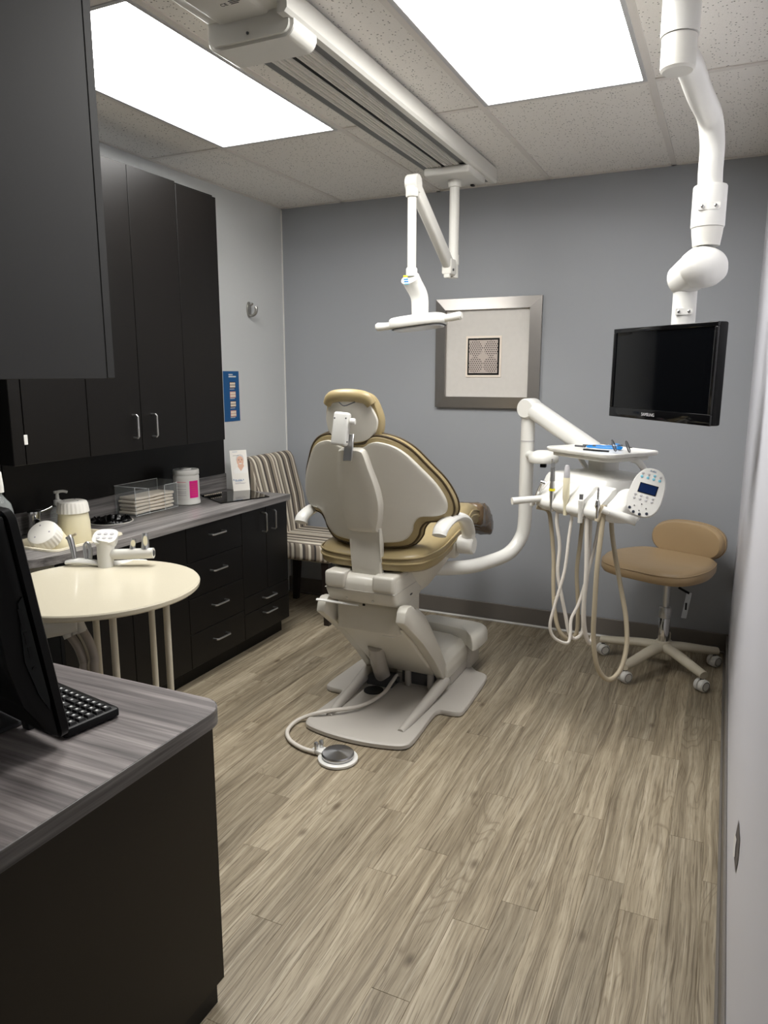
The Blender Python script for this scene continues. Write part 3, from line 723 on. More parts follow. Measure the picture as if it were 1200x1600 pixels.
# lift arm cover: profile in YZ extruded in X, narrower at the bottom
prof = [(2.545, .435), (2.70, .485), (2.80, .42), (3.06, .13), (3.05, .085), (2.955, .082), (2.91, .10)]
obj('lift_cover', prism(prof, lambda y, z, wv: (CX-.154+wv*.308, y, z), .012, 3), 'cream', ch)
fl = [(2.462, .492), (2.475, .535), (2.500, .550), (2.540, .545), (2.640, .475), (2.760, .362), (2.875, .235), (2.948, .150), (2.948, .078), (2.925, .078), (2.80, .215), (2.66, .345)]
for s in (-1, 1):
    obj('side_flange', prism(fl, lambda y, z, wv: (CX+s*(.156+.040*wv), y, z), .006, 2), 'cream', ch)
obj('upper_cover', prism([(2.535, .405), (2.535, .525), (2.56, .545), (2.76, .545), (2.76, .42), (2.60, .395)], lambda y, z, wv: (CX-.138+wv*.276, y, z), .010, 3), 'cream', ch)
obj('cover_latch', cbox((CX+.085, 2.56, .398), (.05, .02, .012), .005), 'white_pl', ch)
# tilt motor housing
hp = [(2.462, .590), (2.462, .640), (2.485, .664), (2.74, .664), (2.78, .60), (2.74, .535), (2.56, .520), (2.49, .545)]
mh = obj('motor_housing', prism(hp, lambda y, z, wv: (CX-.152+wv*.304, y, z), .014, 3), 'cream', ch)
obj('housing_seam', box(CX-.1527, CX+.1527, 2.4605, 2.745, .6005, .6030), 'cream_base', mh, smooth=False)
for s in (-1, 1): obj('housing_cap', box(CX+s*.105-.046, CX+s*.105+.046, 2.455, 2.60, .606, .672, .012, 3), 'cream', mh)
for sx in (-.06, .055): obj('screw', lathe([(0, 0), (.006, 0), (.006, .002), (0, .003)], 10, align((CX+sx, 2.474, .562), (0, -1, -.35))), 'satin', mh)
obj('lock_button', cbox((CX+.0, 2.505, .533), (.012, .006, .010), .003), 'black_pl', mh)
obj('side_badge', loft(superell(.013, .004, 2, 14, 2.63, .563), (2.63, .563), lambda a, b, wv: (CX+.1525+.001*wv, a, b), SLAB), 'grey_dark', mh)
obj('release_lever', tube([(CX-.02, 2.50, .530), (CX-.10, 2.475, .538), (CX-.155, 2.458, .545), (CX-.185, 2.45, .547)], .007, 10, 4, flat=(.7, 1.2)), 'white_pl', ch)
# seat pan shell
pan_o = superell(1, 1, 3.2, 36)
obj('seat_pan', loft(pan_o, (0, 0), lambda a, b, wv: (CX+a*lerp(.135, .225, min(1, wv*1.15)), lerp(2.80, 2.90, wv)+b*lerp(.12, .33, wv), .530+.17*wv+.05*max(0, b)*wv*wv), [(0, 0), (.8, 0), (1, .06), (1, .35), (1, .7), (1, 1), (0, 1)]), 'cream', ch)
# seat cushion
zb = [(2.48, .672), (2.70, .672), (2.95, .700), (3.25, .742), (3.45, .705), (3.72, .600)]
def seat_map(a, b, wv): return (CX+a, b, interp(b, zb)+.092*wv+(.012*(abs(a)/.25)**2*wv))
sh = [(0, 2.505), (.13, 2.512), (.20, 2.54), (.236, 2.60), (.245, 2.75), (.242, 2.92), (.225, 3.10), (.205, 3.25), (.195, 3.45), (.185, 3.62), (.15, 3.69), (.07, 3.71), (0, 3.712)]
so = [(a, b) for a, b in sh]+[(-a, b) for a, b in sh[-2:0:-1]]
so = smooth_closed(so, 3)
seat_prof = [(0, 0), (.3, 0), (.5, 0), (.7, 0), (.85, 0), (.95, .03), (.99, .14), (1, .32), (1, .55), (.985, .68), (.96, .80), (.9, .93), (.8, 1), (.65, 1), (.5, 1), (.3, .97), (0, .95)]
sc = obj('seat_cushion', loft(so, (0, 3.05), seat_map, seat_prof), 'gold_vinyl', ch)
for wv in (.42, .66):
    pts = [seat_map(a*1.004, 3.05+(b-3.05)*1.002, wv) for a, b in so]; pts.append(pts[0])
    obj('seat_piping', tube(pts, .0045, 8, 1, caps=False), 'gold_vinyl', sc)
# toe board plastic cover
pc = [(a, b) for a, b in so if b > 3.36]; xs_ = max(a for a, b in pc)
po_ = [(.206, 3.37), (.206, 3.45), (.197, 3.60), (.165, 3.705), (.08, 3.735), (0, 3.738), (-.08, 3.735), (-.165, 3.705), (-.197, 3.60), (-.206, 3.45), (-.206, 3.37), (-.10, 3.355), (0, 3.36), (.10, 3.352)]
def cov_map(a, b, wv):
    x, y, z = seat_map(a, b, wv*1.16-.09); rn = random.Random(int(a*1777)+int(b*991)+int(wv*77))
    return (x+rn.uniform(-.003, .003), y+rn.uniform(-.003, .003), z+rn.uniform(-.004, .004))
obj('toe_cover', loft(smooth_closed(po_, 5), (0, 3.52), cov_map, PILLOW), 'plastic_cover', ch)
# backrest
def ysurf(u, z): return 2.400+(1.165-z)*.30+1.29*u*u
bs = [(0, 1.166), (.048, 1.173), (.075, 1.188), (.105, 1.194), (.156, 1.180), (.198, 1.149), (.240, 1.096), (.283, 1.033), (.310, .965), (.306, .918), (.275, .902), (.222, .900), (.196, .873), (.184, .834), (.150, .800), (.075, .790), (0, .788)]
def mirror(h): return [(a, b) for a, b in h]+[(-a, b) for a, b in h[-2:0:-1]]
shell = smooth_closed(mirror(bs), 4)
obj('back_shell', loft(shell, (0, .985), lambda u, z, wv: (CX+u, ysurf(u, z)+.022*wv, z), [(0, 0), (.25, 0), (.5, 0), (.75, 0), (.93, 0), (.975, .0), (.992, .06), (1, .25), (1, .75), (.995, 1), (.7, 1), (.4, 1), (0, 1)]), 'cream', ch)
bc = [(0, 1.186), (.05, 1.192), (.075, 1.214), (.110, 1.220), (.163, 1.204), (.212, 1.168), (.258, 1.106), (.303, 1.038), (.330, .962), (.328, .905), (.295, .880), (.240, .874), (.216, .850), (.203, .812), (.165, .774), (.08, .764), (0, .762)]
cush = smooth_closed(mirror(bc), 4)
def cmap(u, z, wv): return (CX+u, ysurf(u, z)+.020+.078*wv, z)
cprof = [(0, 0), (.5, 0), (.85, 0), (.95, 0), (.985, .10), (1, .28), (1.004, .45), (1.0, .66), (.985, .84), (.95, .96), (.85, 1), (.6, .97), (.3, .93), (0, .92)]
bcu = obj('back_cushion', loft(cush, (0, .985), cmap, cprof), 'gold_vinyl', ch)
for wv, sc_ in ((.10, .988), (.50, 1.006)):
    pts = [cmap(u*sc_, .985+(z-.985)*sc_, wv) for u, z in cush]; pts.append(pts[0])
    obj('back_piping', tube(pts, .0045, 8, 1, caps=False), 'piping', bcu)
# spine cover and lower strap
sp_ = [(0, 1.172), (.040, 1.170), (.054, 1.155), (.066, 1.10), (.082, 1.03), (.088, .96), (.080, .90), (.066, .852), (.058, .838), (0, .836)]
obj('spine_cover', loft(smooth_closed(mirror(sp_), 3), (0, 1.0), lambda u, z, wv: (CX+u+.012, 2.366+(1.165-z)*.30+.050*wv+.9*u*u, z), [(0, 0), (.5, 0), (.86, 0), (.95, .05), (.99, .22), (1, .5), (1, 1), (0, 1)]), 'cream', ch)
sy = [(2.474, .86), (2.492, .80), (2.494, .72), (2.498, .655), (2.53, .655), (2.53, .80), (2.51, .86)]
obj('spine_strap', prism(sy, lambda y, z, wv: (CX-.058+.008+wv*.130, y, z), .008, 2), 'cream', ch)
# headrest
def hmap(u, z, wv): return (CX-.004+u*.94, 2.392+.30*(1.28-z)*.5+1.6*u*u+.020*wv, z)
hs = [(0, 1.346), (.06, 1.346), (.086, 1.332), (.108, 1.293), (.113, 1.262), (.098, 1.222), (.060, 1.197), (0, 1.190)]
hsh = obj('headrest_shell', loft(smooth_closed(mirror(hs), 4), (0, 1.27), hmap, [(0, 0), (.5, 0), (.9, 0), (.98, .05), (1, .3), (1, 1), (.5, 1), (0, 1)]), 'cream', ch)
hc = [(0, 1.378), (.06, 1.376), (.096, 1.356), (.118, 1.305), (.123, 1.262), (.110, 1.212), (.068, 1.178), (0, 1.172)]
hcu = obj('headrest_cushion', loft(smooth_closed(mirror(hc), 4), (0, 1.27), lambda u, z, wv: (lambda p: (p[0], p[1]+.012+.05*wv, p[2]))(hmap(u, z, 0)), cprof), 'gold_vinyl', ch)
roll = [hmap(u, z, 0) for u, z in ((-.095, 1.335), (-.075, 1.358), (-.03, 1.366), (.03, 1.366), (.075, 1.358), (.095, 1.335))]
obj('headrest_top_roll', tube([Vector(p)+Vector((0, .008, -.004)) for p in roll], lambda t: .020+.004*math.sin(PI*t), 14, 5), 'gold_vinyl', hcu)
hb = obj('headrest_bracket', xf(cbox((0, 0, 0), (.062, .034, .122), .010, 3), T(CX-.012, 2.352, 1.243) @ RY(4) @ RX(-8)), 'white_pl', ch)
obj('bracket_knob', lathe([(0, 0), (.012, 0), (.013, .004), (.013, .014), (.010, .018), (0, .018)], 16, align((CX+.027, 2.352, 1.270), (1, .2, 0))), 'white_pl', hb)
for dx, dz in ((-.024, .04), (.022, .04), (-.018, -.045), (.026, -.045)): obj('screw', lathe([(0, 0), (.003, 0), (.003, .0015), (0, .002)], 8, align((CX+dx-.004, 2.334-.0, 1.243+dz), (0, -1, .14))), 'grey_dark', hb)
obj('headrest_bar', xf(cbox((0, 0, 0), (.036, .010, .10), .002, 1), T(CX+.012, 2.365, 1.175) @ RX(-12)), 'satin', ch)
obj('cable_hook', tube([(CX-.03, 2.372, 1.338), (CX-.005, 2.366, 1.326), (CX+.035, 2.372, 1.340)], .0022, 6, 4), 'grey_dark', ch)
# armrests
for s in (-1, 1):
    X = CX+s*.305
    ar = obj('armrest', tube([(X, 2.535, .838), (X, 2.56, .862), (X, 2.64, .880), (X, 2.74, .876), (X, 2.83, .845), (X, 2.885, .785), (X-s*.004, 2.89, .735)], lambda t: .030-.004*abs(2*t-1)**2, 16, 5, flat=(.62, 1.1)), 'white_pl', ch)
    obj('armrest_hub', lathe([(0, -.035), (.034, -.035), (.040, -.028), (.040, .028), (.034, .035), (0, .035)], 28, align((X-s*.012, 2.90, .725), (1, 0, 0))), 'white_pl', ar)
    obj('armrest_bracket', box(min(X-s*.05, X-s*.12), max(X-s*.05, X-s*.12), 2.87, 2.93, .665, .735, .008, 2), 'cream', ar)
# utility box standing on the right wing of the base
ub = obj('utility_box', prism([(-1.30, .076), (-1.052, .076), (-1.050, .120), (-1.058, .152), (-1.085, .180), (-1.14, .194), (-1.30, .200)], lambda x, z, wv: (x, 2.935+.285*wv, z), .006, 2), 'cream', ch)
obj('box_pedestal', box(-1.30, -1.064, 2.93, 3.20, .0255, .0755, .004, 2), 'cream_base', ub)
lid_o = [(-1.34, 3.27), (-1.24, 3.252), (-1.10, 3.222), (-1.045, 3.195), (-1.012, 3.150), (-.996, 3.148), (-.984, 3.20), (-.982, 3.31), (-1.0, 3.355), (-1.06, 3.378), (-1.2, 3.385), (-1.34, 3.385)]
obj('box_lid', loft(smooth_closed(lid_o, 4), (-1.12, 3.30), lambda a, b, wv: (a, b, .152+.070*wv), [(0, 0), (.95, 0), (1, .03), (1, .35), (.985, .6), (.94, .83), (.85, .97), (.7, 1), (0, 1)]), 'cream', ub)
obj('lid_skirt', box(-1.30, -1.035, 3.222, 3.365, .0255, .1515, .012, 2), 'cream_base', ub)
# foot control with its hose
fc = thing('foot_control', 'round steel foot pedal on the floor by the chair base', 'foot pedal', (CX+.01, 2.24, 0))
pc_ = at(528, 1180, Z=.02); PX, PY = pc_.x, pc_.y
obj('base_ring', lathe([(0, .001), (.072, .001), (.076, .004), (.076, .012), (.070, .016), (0, .016)], 40, T(PX, PY, 0)), 'white_pl', fc)
obj('pedal_disc', lathe([(0, .017), (.060, .017), (.062, .020), (.062, .028), (.058, .033), (.006, .040), (0, .040)], 64, T(PX, PY, 0)), 'spun_steel', fc)
pb = at(497, 1175, Z=.01)
obj('connector', xf(cbox((0, 0, .014), (.065, .045, .022), .007), T(pb.x+.01, pb.y+.005, 0) @ RZ(-15)), 'white_pl', fc)
for q, (px, py) in enumerate(((494, 1168), (502, 1165))):
    k_ = at(px, py, Z=.03); obj('valve', lathe([(0, 0), (.007, 0), (.007, .012), (.009, .014), (.009, .026), (.006, .030), (0, .030)], 14, T(k_.x, k_.y, .022)), 'satin', fc)
hpts = [at(x, y, Z=z) for x, y, z in ((492, 1175, .014), (470, 1168, .012), (452, 1155, .012), (450, 1140, .012), (468, 1124, .013))]
hpts += [at(x, y, Z=.045) for x, y in ((505, 1112), (560, 1104), (597, 1085))]+[at(612, 1066, Z=.06), at(620, 1055, Z=.07)]
hose = obj('supply_hose', tube(hpts, .0085, 10, 6), 'hose_white', fc)

# =================================================================== CEILING TRACK AND OPERATORY LIGHT
tk = thing('light_track', 'ceiling track with ribbed rails carrying the exam lamp', 'light track', (-1.24, 2.75, 2.365))
X0, X1, Y0, Y1 = -1.372, -1.116, 1.80, 3.72
side = [(X1-.030, ZC-.004), (X1-.006, ZC-.004), (X1, ZC-.012), (X1, 2.375), (X1-.008, 2.366), (X1-.030, 2.366)]
obj('side_profile', prism(side, lambda x, z, wv: (x, Y0+(Y1-Y0)*wv, z)), 'warm_white', tk, smooth=False)
obj('channel', box(X0, X1-.031, Y0+.07, Y1-.12, 2.392, ZC-.004), 'rail_dark', tk, smooth=False)
for a, b, m, z in ((X0, X0+.030, 'rail_dark', 2.376), (X0+.034, X0+.108, 'rail_light', 2.371), (X0+.120, X0+.190, 'rail_light', 2.371), (X0+.1905, X0+.2235, 'rail_dark', 2.376)):
    ob = obj('rail', box(a, b, Y0+.12, Y1-.13, z, 2.3915), m, tk, smooth=False)
    if m == 'rail_light':
        for i in range(6):
            xx = a+.006+i*(b-a-.012)/5; obj('rib', box(xx-.0022, xx+.0022, Y0+.12, Y1-.13, z-.0025, z-.0001), 'rail_light' if i % 2 else 'tbar', ob, smooth=False)
obj('slot', box(X0+.1082, X0+.1198, Y0+.12, Y1-.13, 2.3700, 2.3915), 'black_soft', tk, smooth=False)
obj('edge_strip', box(X0-.004, X0-.0005, Y0+.05, Y1-.13, 2.376, ZC-.004), 'warm_white', tk, smooth=False)
capp = rrect(.140, .062, .026, 5, -1.262, 2.388)
def cap_clip(pts): return [(x, min(z, ZC-.004)) for x, z in pts]
cp = obj('end_cap', prism(cap_clip(capp), lambda x, z, wv: (x, 1.842+.122*wv, z), .003, 1), 'warm_white', tk)
obj('end_cap_panel', prism(cap_clip(rrect(.130, .054, .022, 5, -1.262, 2.388)), lambda x, z, wv: (x, 1.832+.0095*wv, z)), 'warm_white', cp)
cover = [(-1.40, 2.436), (-1.40, 2.402), (-1.392, 2.394), (-1.36, 2.394), (-1.352, 2.386), (-1.20, 2.386), (-1.192, 2.394), (-1.118, 2.394), (-1.118, 2.436)]
jb = obj('junction_cover', prism(cover, lambda x, z, wv: (x, 1.66+.1815*wv, z), .003, 1), 'warm_white', tk)
mk = at(350, 8, Z=2.3855)
obj('approval_mark', text_mesh('CE', .018, T(mk.x, mk.y, 2.3857) @ RX(180), .0003), 'grey_dark', jb, smooth=False)
for i in range(3): obj('print_line', box(mk.x+.020, mk.x+.060-.008*i, mk.y-.012+.007*i, mk.y-.009+.007*i, 2.3853, 2.3859), 'grey_dark', jb, smooth=False)
obj('panel_screw', lathe([(0, 0), (.004, 0), (.004, .002), (0, .003)], 10, align((-1.262, 1.8315, 2.350), (0, -1, 0))), 'grey_dark', cp)
obj('end_fitting', box(X1-.055, X1-.0305, Y1-.115, Y1-.02, 2.372, 2.42, .003, 1), 'rail_dark', tk)
ol = thing('exam_light', 'white exam lamp on a jointed arm hung from the ceiling track', 'exam light', (-1.245, 3.47, 2.34))
LXc = -1.245
obj('carriage', box(-1.352, -1.132, 3.335, 3.585, 2.335, 2.370, .010, 3), 'warm_white', ol)
obj('carriage_stop', box(-1.20, -1.185, 3.56, 3.583, 2.328, 2.336), 'black_pl', ol)
obj('post_collar', lathe([(0, 0), (.032, 0), (.034, -.006), (.030, -.022), (.030, -.03), (0, -.03)][::-1], 28, T(LXc, 3.465, 2.3348)), 'warm_white', ol)
obj('post', rod((LXc, 3.465, 1.895), (LXc, 3.465, 2.31), .0235, 24), 'warm_white', ol)
obj('post_ring', lathe([(.0236, 1.955), (.0262, 1.955), (.0262, 2.0), (.0236, 2.0)], 24, T(LXc, 3.465, 0)), 'warm_white', ol)
a0, a1 = Vector((LXc-.005, 3.42, 1.945)), Vector((LXc-.005, 2.975, 2.215))
dirv = (a1-a0).normalized()
armM = align(a0, dirv)
arm = obj('spring_arm', xf(box(-.020, .020, -.032, .032, 0, (a1-a0).length, .012, 3), armM), 'warm_white', ol)
obj('arm_knuckle', lathe([(0, -.026), (.034, -.026), (.037, -.02), (.037, .02), (.034, .026), (0, .026)], 28, align(a1, (1, 0, 0))), 'warm_white', ol)
obj('arm_fork', join(cbox((LXc-.005, 3.425, 1.94), (.050, .09, .075), .010), cbox((LXc-.005, 3.395, 1.915), (.030, .022, .055), .005)), 'warm_white', ol)
obj('fork_pin', rod((LXc-.034, 3.405, 1.925), (LXc+.024, 3.405, 1.925), .006, 12), 'grey_dark', ol)
RYp = 2.962
obj('drop_collar', lathe([(.0, 2.16), (.025, 2.16), (.027, 2.165), (.027, 2.20), (0, 2.20)], 22, T(LXc-.005, RYp, 0)), 'warm_white', ol)
obj('drop_rod', rod((LXc-.005, RYp, 1.865), (LXc-.005, RYp, 2.18), .0185, 20), 'warm_white', ol)
obj('lower_collar', lathe([(0, 1.845), (.024, 1.845), (.024, 1.875), (.020, 1.88), (0, 1.88)], 22, T(LXc-.005, RYp, 0)), 'white_pl', ol)
# neck: curved bracket
nk = obj('neck', tube([(LXc-.006, RYp-.015, 1.836), (LXc+.0, RYp+.005, 1.815), (LXc+.018, RYp+.03, 1.765), (LXc+.020, RYp+.036, 1.70), (LXc+.02, RYp+.036, 1.675)], lambda t: .046-.006*t, 18, 6, flat=(.75, .95)), 'white_pl', ol)
for i, (m, z) in enumerate((('yellow', 1.838), ('blue', 1.826), ('blue', 1.8175), ('btn_aqua', 1.809))):
    obj('indicator', xf(cbox((0, 0, 0), (.020, .004, .0055 if i else .007), .001, 1), T(LXc-.006, RYp-.0625+.004*i, z)), m, nk, smooth=False)
HM = T(LXc+.012, 3.0, 1.664) @ RY(-5.5) @ RX(-1)
hd_ = obj('lamp_head', xf(loft(superell(.125, .085, 3.4, 40), (0, 0), lambda a, b, wv: (a, b, -.026+.046*wv), PILLOW), HM), 'white_pl', ol)
obj('lamp_lens', xf(loft(superell(.108, .068, 3.4, 40), (0, 0), lambda a, b, wv: (a, b, -.034+.0075*wv), SLAB), HM), 'led_lens', hd_)
obj('lens_rim', xf(loft(superell(.115, .075, 3.4, 40), (0, 0), lambda a, b, wv: (a, b, -.029+.003*wv), SLAB), HM), 'grey_dark', hd_)
for s in (-1, 1):
    hn = obj('lamp_handle', tube([HM @ Vector((s*.110, 0, -.004)), HM @ Vector((s*.15, -.004, -.004)), HM @ Vector((s*.192, -.006, -.002))], lambda t: .015+.003*t, 14, 4), 'white_pl', hd_)
    obj('handle_cap', lathe([(0, 0), (.014, 0), (.015, .003), (.013, .008), (0, .009)], 14, align(HM @ Vector((s*.191, -.006, -.002)), HM.to_3x3() @ Vector((s, 0, 0)))), 'warm_white', hn)

# =================================================================== FRAMED ART ON THE ACCENT WALL
fp = thing('framed_art', 'square brushed metal frame with punched metal art and pale mat', 'framed picture', (-1.243, 4.03, 1.252))
fx0, fx1, fz0, fz1 = -1.547, -.940, 1.252, 1.856; fw = .062; fy0, fy1 = YB-.034, YB-.001
def rail(p, q, r, s_):  # mitred rail: outer p->q, inner r<-s
    bm = bmesh.new()
    prof = []
    A = [bm.verts.new((x, fy1, z)) for x, z in (p, q, s_, r)]
    B = [bm.verts.new((x, y, z)) for (x, z), y in zip((p, q, s_, r), (fy0+.010, fy0+.010, fy0, fy0))]
    bm.faces.new(A); bm.faces.new(B[::-1])
    for i in range(4): bm.faces.new((A[i], B[i], B[(i+1) % 4], A[(i+1) % 4]))
    obj('frame_rail', bm, 'frame_metal', fp, smooth=False)
o_ = [(fx0, fz0), (fx1, fz0), (fx1, fz1), (fx0, fz1)]; i_ = [(fx0+fw, fz0+fw), (fx1-fw, fz0+fw), (fx1-fw, fz1-fw), (fx0+fw, fz1-fw)]
for q in range(4): rail(o_[q], o_[(q+1) % 4], i_[q], i_[(q+1) % 4])
obj('mat_board', box(fx0+fw-.004, fx1-fw+.004, YB-.014, YB-.008, fz0+fw-.004, fz1-fw+.004), 'mat_board', fp, smooth=False)
ax, az = -1.262, 1.537
obj('inner_mat', box(ax-.103, ax+.103, YB-.0175, YB-.0145, az-.113, az+.113), 'mat_inner', fp, smooth=False)
obj('art_border', box(ax-.092, ax+.092, YB-.0195, YB-.0178, az-.101, az+.101), 'black_pl', fp, smooth=False)
bm = box(-.083, .083, -.001, .001, -.091, .091)
ao = obj('punched_metal_art', bm, 'punched_metal', None, base=(0, 0, 0), smooth=False); ao.parent = fp; ao.location = Vector((ax, YB-.0212, az))-fp.location

# =================================================================== DELIVERY UNIT
def camdist(p): return (p-CAM).dot(_f)
du = thing('delivery_unit', 'white dental delivery unit with tray, handpieces and hoses on an arm', 'delivery unit', (-.85, 3.25, .55))
PX_, PY_ = -.826, 3.35                                       # upright of the arm
obj('support_arm', tube([(-1.16, 2.93, .590), (-1.02, 3.07, .578), (-.94, 3.20, .585), (-.88, 3.29, .610), (-.842, 3.34, .670), (PX_, PY_, .75), (PX_, PY_, .95), (PX_, PY_, 1.26)], .032, 20, 6), 'white_pl', du)
obj('arm_ring', lathe([(.0322, 1.135), (.0335, 1.135), (.0335, 1.139), (.0322, 1.139)], 24, T(PX_, PY_, 0)), 'btn_grey', du)
obj('post_cap', lathe([(0, 1.245), (.038, 1.245), (.042, 1.26), (.042, 1.29), (.034, 1.312), (.015, 1.32), (0, 1.32)], 24, T(PX_, PY_, 0)), 'white_pl', du)
TC = Vector((-.456, 3.085, 1.136)); TA = -37
LM = T(TC) @ RZ(TA)                                          # tray frame: x along the tray, -y to the operator
b0_ = Vector((PX_+.02, PY_-.005, 1.285)); b1_ = LM @ Vector((-.13, .10, -.03))
bd = (b1_-b0_).normalized()
fx = obj('flex_arm', xf(loft(superell(.050, .040, 2.6, 28), (0, 0), lambda a, b, wv: (a, b, (b1_-b0_).length*wv), [(0, -.03), (.7, -.02), (1, .05), (1, .5), (1, .95), (.8, 1), (0, 1)]), align(b0_, bd)), 'white_pl', du)
obj('arm_knuckle', lathe([(0, -.045), (.040, -.045), (.046, -.035), (.046, .035), (.040, .045), (0, .045)], 28, align(Vector((PX_+.005, PY_, 1.285)), Vector((bd.y, -bd.x, 0)))), 'white_pl', fx)
# dome shaped bracket on the post
dm = at(849, 716, Y=3.22)
obj('bracket_dome', lathe([(0, -.018), (.062, -.018), (.066, -.012), (.066, .008), (.055, .024), (.03, .034), (0, .037)], 30, T(dm)), 'white_pl', du)
obj('bracket_latch', cbox((dm.x+.01, dm.y-.04, dm.z-.028), (.026, .02, .016), .003), 'black_pl', du)
obj('bracket_arm', tube([dm+Vector((-.03, .03, 0)), Vector((PX_, PY_, dm.z))], .02, 12, 1), 'white_pl', du)
# tray
def tmap(a, b, wv): return LM @ Vector((a, b, -.016+.020*wv))
TR = rrect(.192, .142, .040, 6)
tr = obj('tray', loft(TR, (0, 0), tmap, [(0, 0), (.9, 0), (.97, .15), (1, .55), (1, .85), (.985, 1), (.95, .95), (.93, .62), (.5, .6), (0, .6)]), 'white_pl', du)
obj('tray_support', loft(rrect(.17, .12, .04, 6, -.005, 0), (0, 0), lambda a, b, wv: LM @ Vector((a, b, -.032+.0155*wv)), PLATE), 'warm_white', du)
for sx in (-1, 1):
    pts = [LM @ Vector(p) for p in ((sx*.145, .02, -.026), (sx*.168, .035, -.034), (sx*.175, .06, -.062), (sx*.17, .09, -.10))]
    obj('tray_bracket', tube(pts, .013, 12, 4, flat=(1, .8)), 'white_pl', du)
obj('tray_column', xf(loft(rrect(.05, .05, .02, 4), (0, 0), lambda a, b, wv: (a, b, -.13+.10*wv), SLAB), LM @ T(-.06, .08, 0)), 'white_pl', du)
# head body: bottom z .905, top 1.03
HZ0, HZ1 = .905, 1.028
HMx = LM @ T(-.012, -.005, -TC.z)
bodyp = [(-.165, -.155), (-.10, -.170), (.05, -.165), (.15, -.145), (.190, -.10), (.20, .02), (.195, .12), (.15, .155), (0, .165), (-.15, .155), (-.19, .10), (-.195, -.05), (-.19, -.12)]
body = obj('head_body', loft(smooth_closed(bodyp, 4), (0, 0), lambda a, b, wv: HMx @ Vector((a*(1-.04*wv), b*(1-.10*wv)+.012*wv, lerp(HZ0+.02, HZ1, wv)+.012*wv*math.cos(a*6))), [(0, 0), (.85, 0), (.96, .06), (1, .25), (1, .62), (.985, .82), (.95, .95), (.85, 1), (.5, 1.02), (0, 1.03)]), 'white_pl', du)
obj('body_seam', loft(smooth_closed([(a*1.004, b*1.004) for a, b in bodyp], 4), (0, 0), lambda a, b, wv: HMx @ Vector((a, b, HZ0+.052+.002*wv)), SLAB), 'btn_grey', body)
obj('under_block', xf(loft(rrect(.10, .06, .02, 4), (0, 0), lambda a, b, wv: (a, b, HZ0-.02+.05*wv), PLATE), HMx @ T(.02, -.03, 0)), 'warm_white', du)
# instrument holder bar: row of five scalloped holders along the front edge
def pix(p):
    q = p-CAM; return (600+F_PX*q.dot(_r)/q.dot(_f), 800+F_PX*q.dot(_d)/q.dot(_f))
def solve_x(px, y, z):
    lo, hi = -.40, .40
    for _ in range(40):
        m_ = (lo+hi)/2
        if pix(HMx @ Vector((m_, y, z)))[0] < px: lo = m_
        else: hi = m_
    return lo
lx = [solve_x(px, -.185, HZ0+.045) for px in (848, 871, 893, 917, 943)]
row = [HMx @ Vector((x, -.185, HZ0+.045)) for x in lx]
edges = [lx[0]-.035]+lx+[lx[4]+.055]
fasc = [(-.120, -.015), (-.195, -.020), (-.222, .002), (-.222, .024), (-.200, .052), (-.150, .100), (-.120, .110)]
for i in range(6):
    a_, b_ = edges[i]+(.006 if i else 0), edges[i+1]-(.006 if i < 5 else 0)
    sk = -.02*max(0, i-3.5)
    obj('instrument_holder', prism(fasc, lambda y, z, wv: HMx @ Vector((lerp(a_, b_, wv), y-sk+(.045 if (i == 5 and wv) else (.04 if (i == 0 and not wv) else 0)), HZ0+z)), .008, 2), 'white_pl', du)
fdir = (LM.to_3x3() @ Vector((0, -1, 0)))
# instruments
def tool(name, p, parts):
    root = None
    for q, (nm, prof, m, tilt, sh) in enumerate(parts):
        o = obj(nm if root else name, lathe(prof, 16, T(p+fdir*(.030)+Vector(sh)) @ tilt), m, root or du)
        root = root or o
    return root
I = Matrix.Identity(4)
q = row[0]
ht = T(q+fdir*.028) @ Matrix.Rotation(math.radians(-28), 4, fdir)
hpz = obj('handpiece', lathe([(0, -.055), (.006, -.055), (.007, -.02), (.0085, .02), (.006, .05), (.007, .058), (0, .06)], 14, ht), 'chrome', du)
obj('handpiece_head', lathe([(0, -.010), (.008, -.010), (.008, .010), (0, .010)], 12, ht @ T(.004, 0, .060) @ RY(80)), 'chrome', hpz)
obj('handpiece_sleeve', lathe([(0, -.06), (.009, -.06), (.008, -.022), (0, -.022)], 12, ht @ T(-.004, 0, 0)), 'warm_white', hpz)
tool('light_handpiece', row[1], [('light_handpiece', [(0, -.06), (.0065, -.06), (.007, -.02), (.010, .005), (.011, .05), (.009, .062), (.008, .12), (0, .122)], 'satin', I, (0, 0, 0)),
     ('yellow_band', [(.0112, .026), (.0122, .026), (.0122, .036), (.0112, .036)], 'yellow', I, (0, 0, 0)),
     ('clear_tip', [(.0085, .066), (.0105, .066), (.0085, .135), (.006, .142), (0, .142)], 'lens_clear', I, (0, 0, 0)),
     ('metal_tip', [(0, .142), (.004, .142), (.004, .155), (0, .156)], 'chrome', I, (-.003, 0, 0))])
tool('camera_wand', row[2], [('camera_wand', [(0, -.06), (.008, -.06), (.0085, -.01), (.0135, .01), (.0135, .085), (.012, .09), (0, .09)], 'jar_body', I, (0, 0, 0)),
     ('grey_tip', [(.0125, .0905), (.0125, .105), (.010, .128), (.007, .138), (0, .14)], 'btn_grey', I, (0, 0, 0))])
tool('air_handpiece', row[3], [('air_handpiece', [(0, -.075), (.0095, -.075), (.0095, -.02), (.011, 0), (.011, .012), (.007, .016), (0, .016)], 'warm_white', I, (0, 0, 0)),
     ('coupler', [(.006, .0165), (.0075, .0165), (.0075, .036), (0, .036)], 'rail_dark', I, (0, 0, 0))])
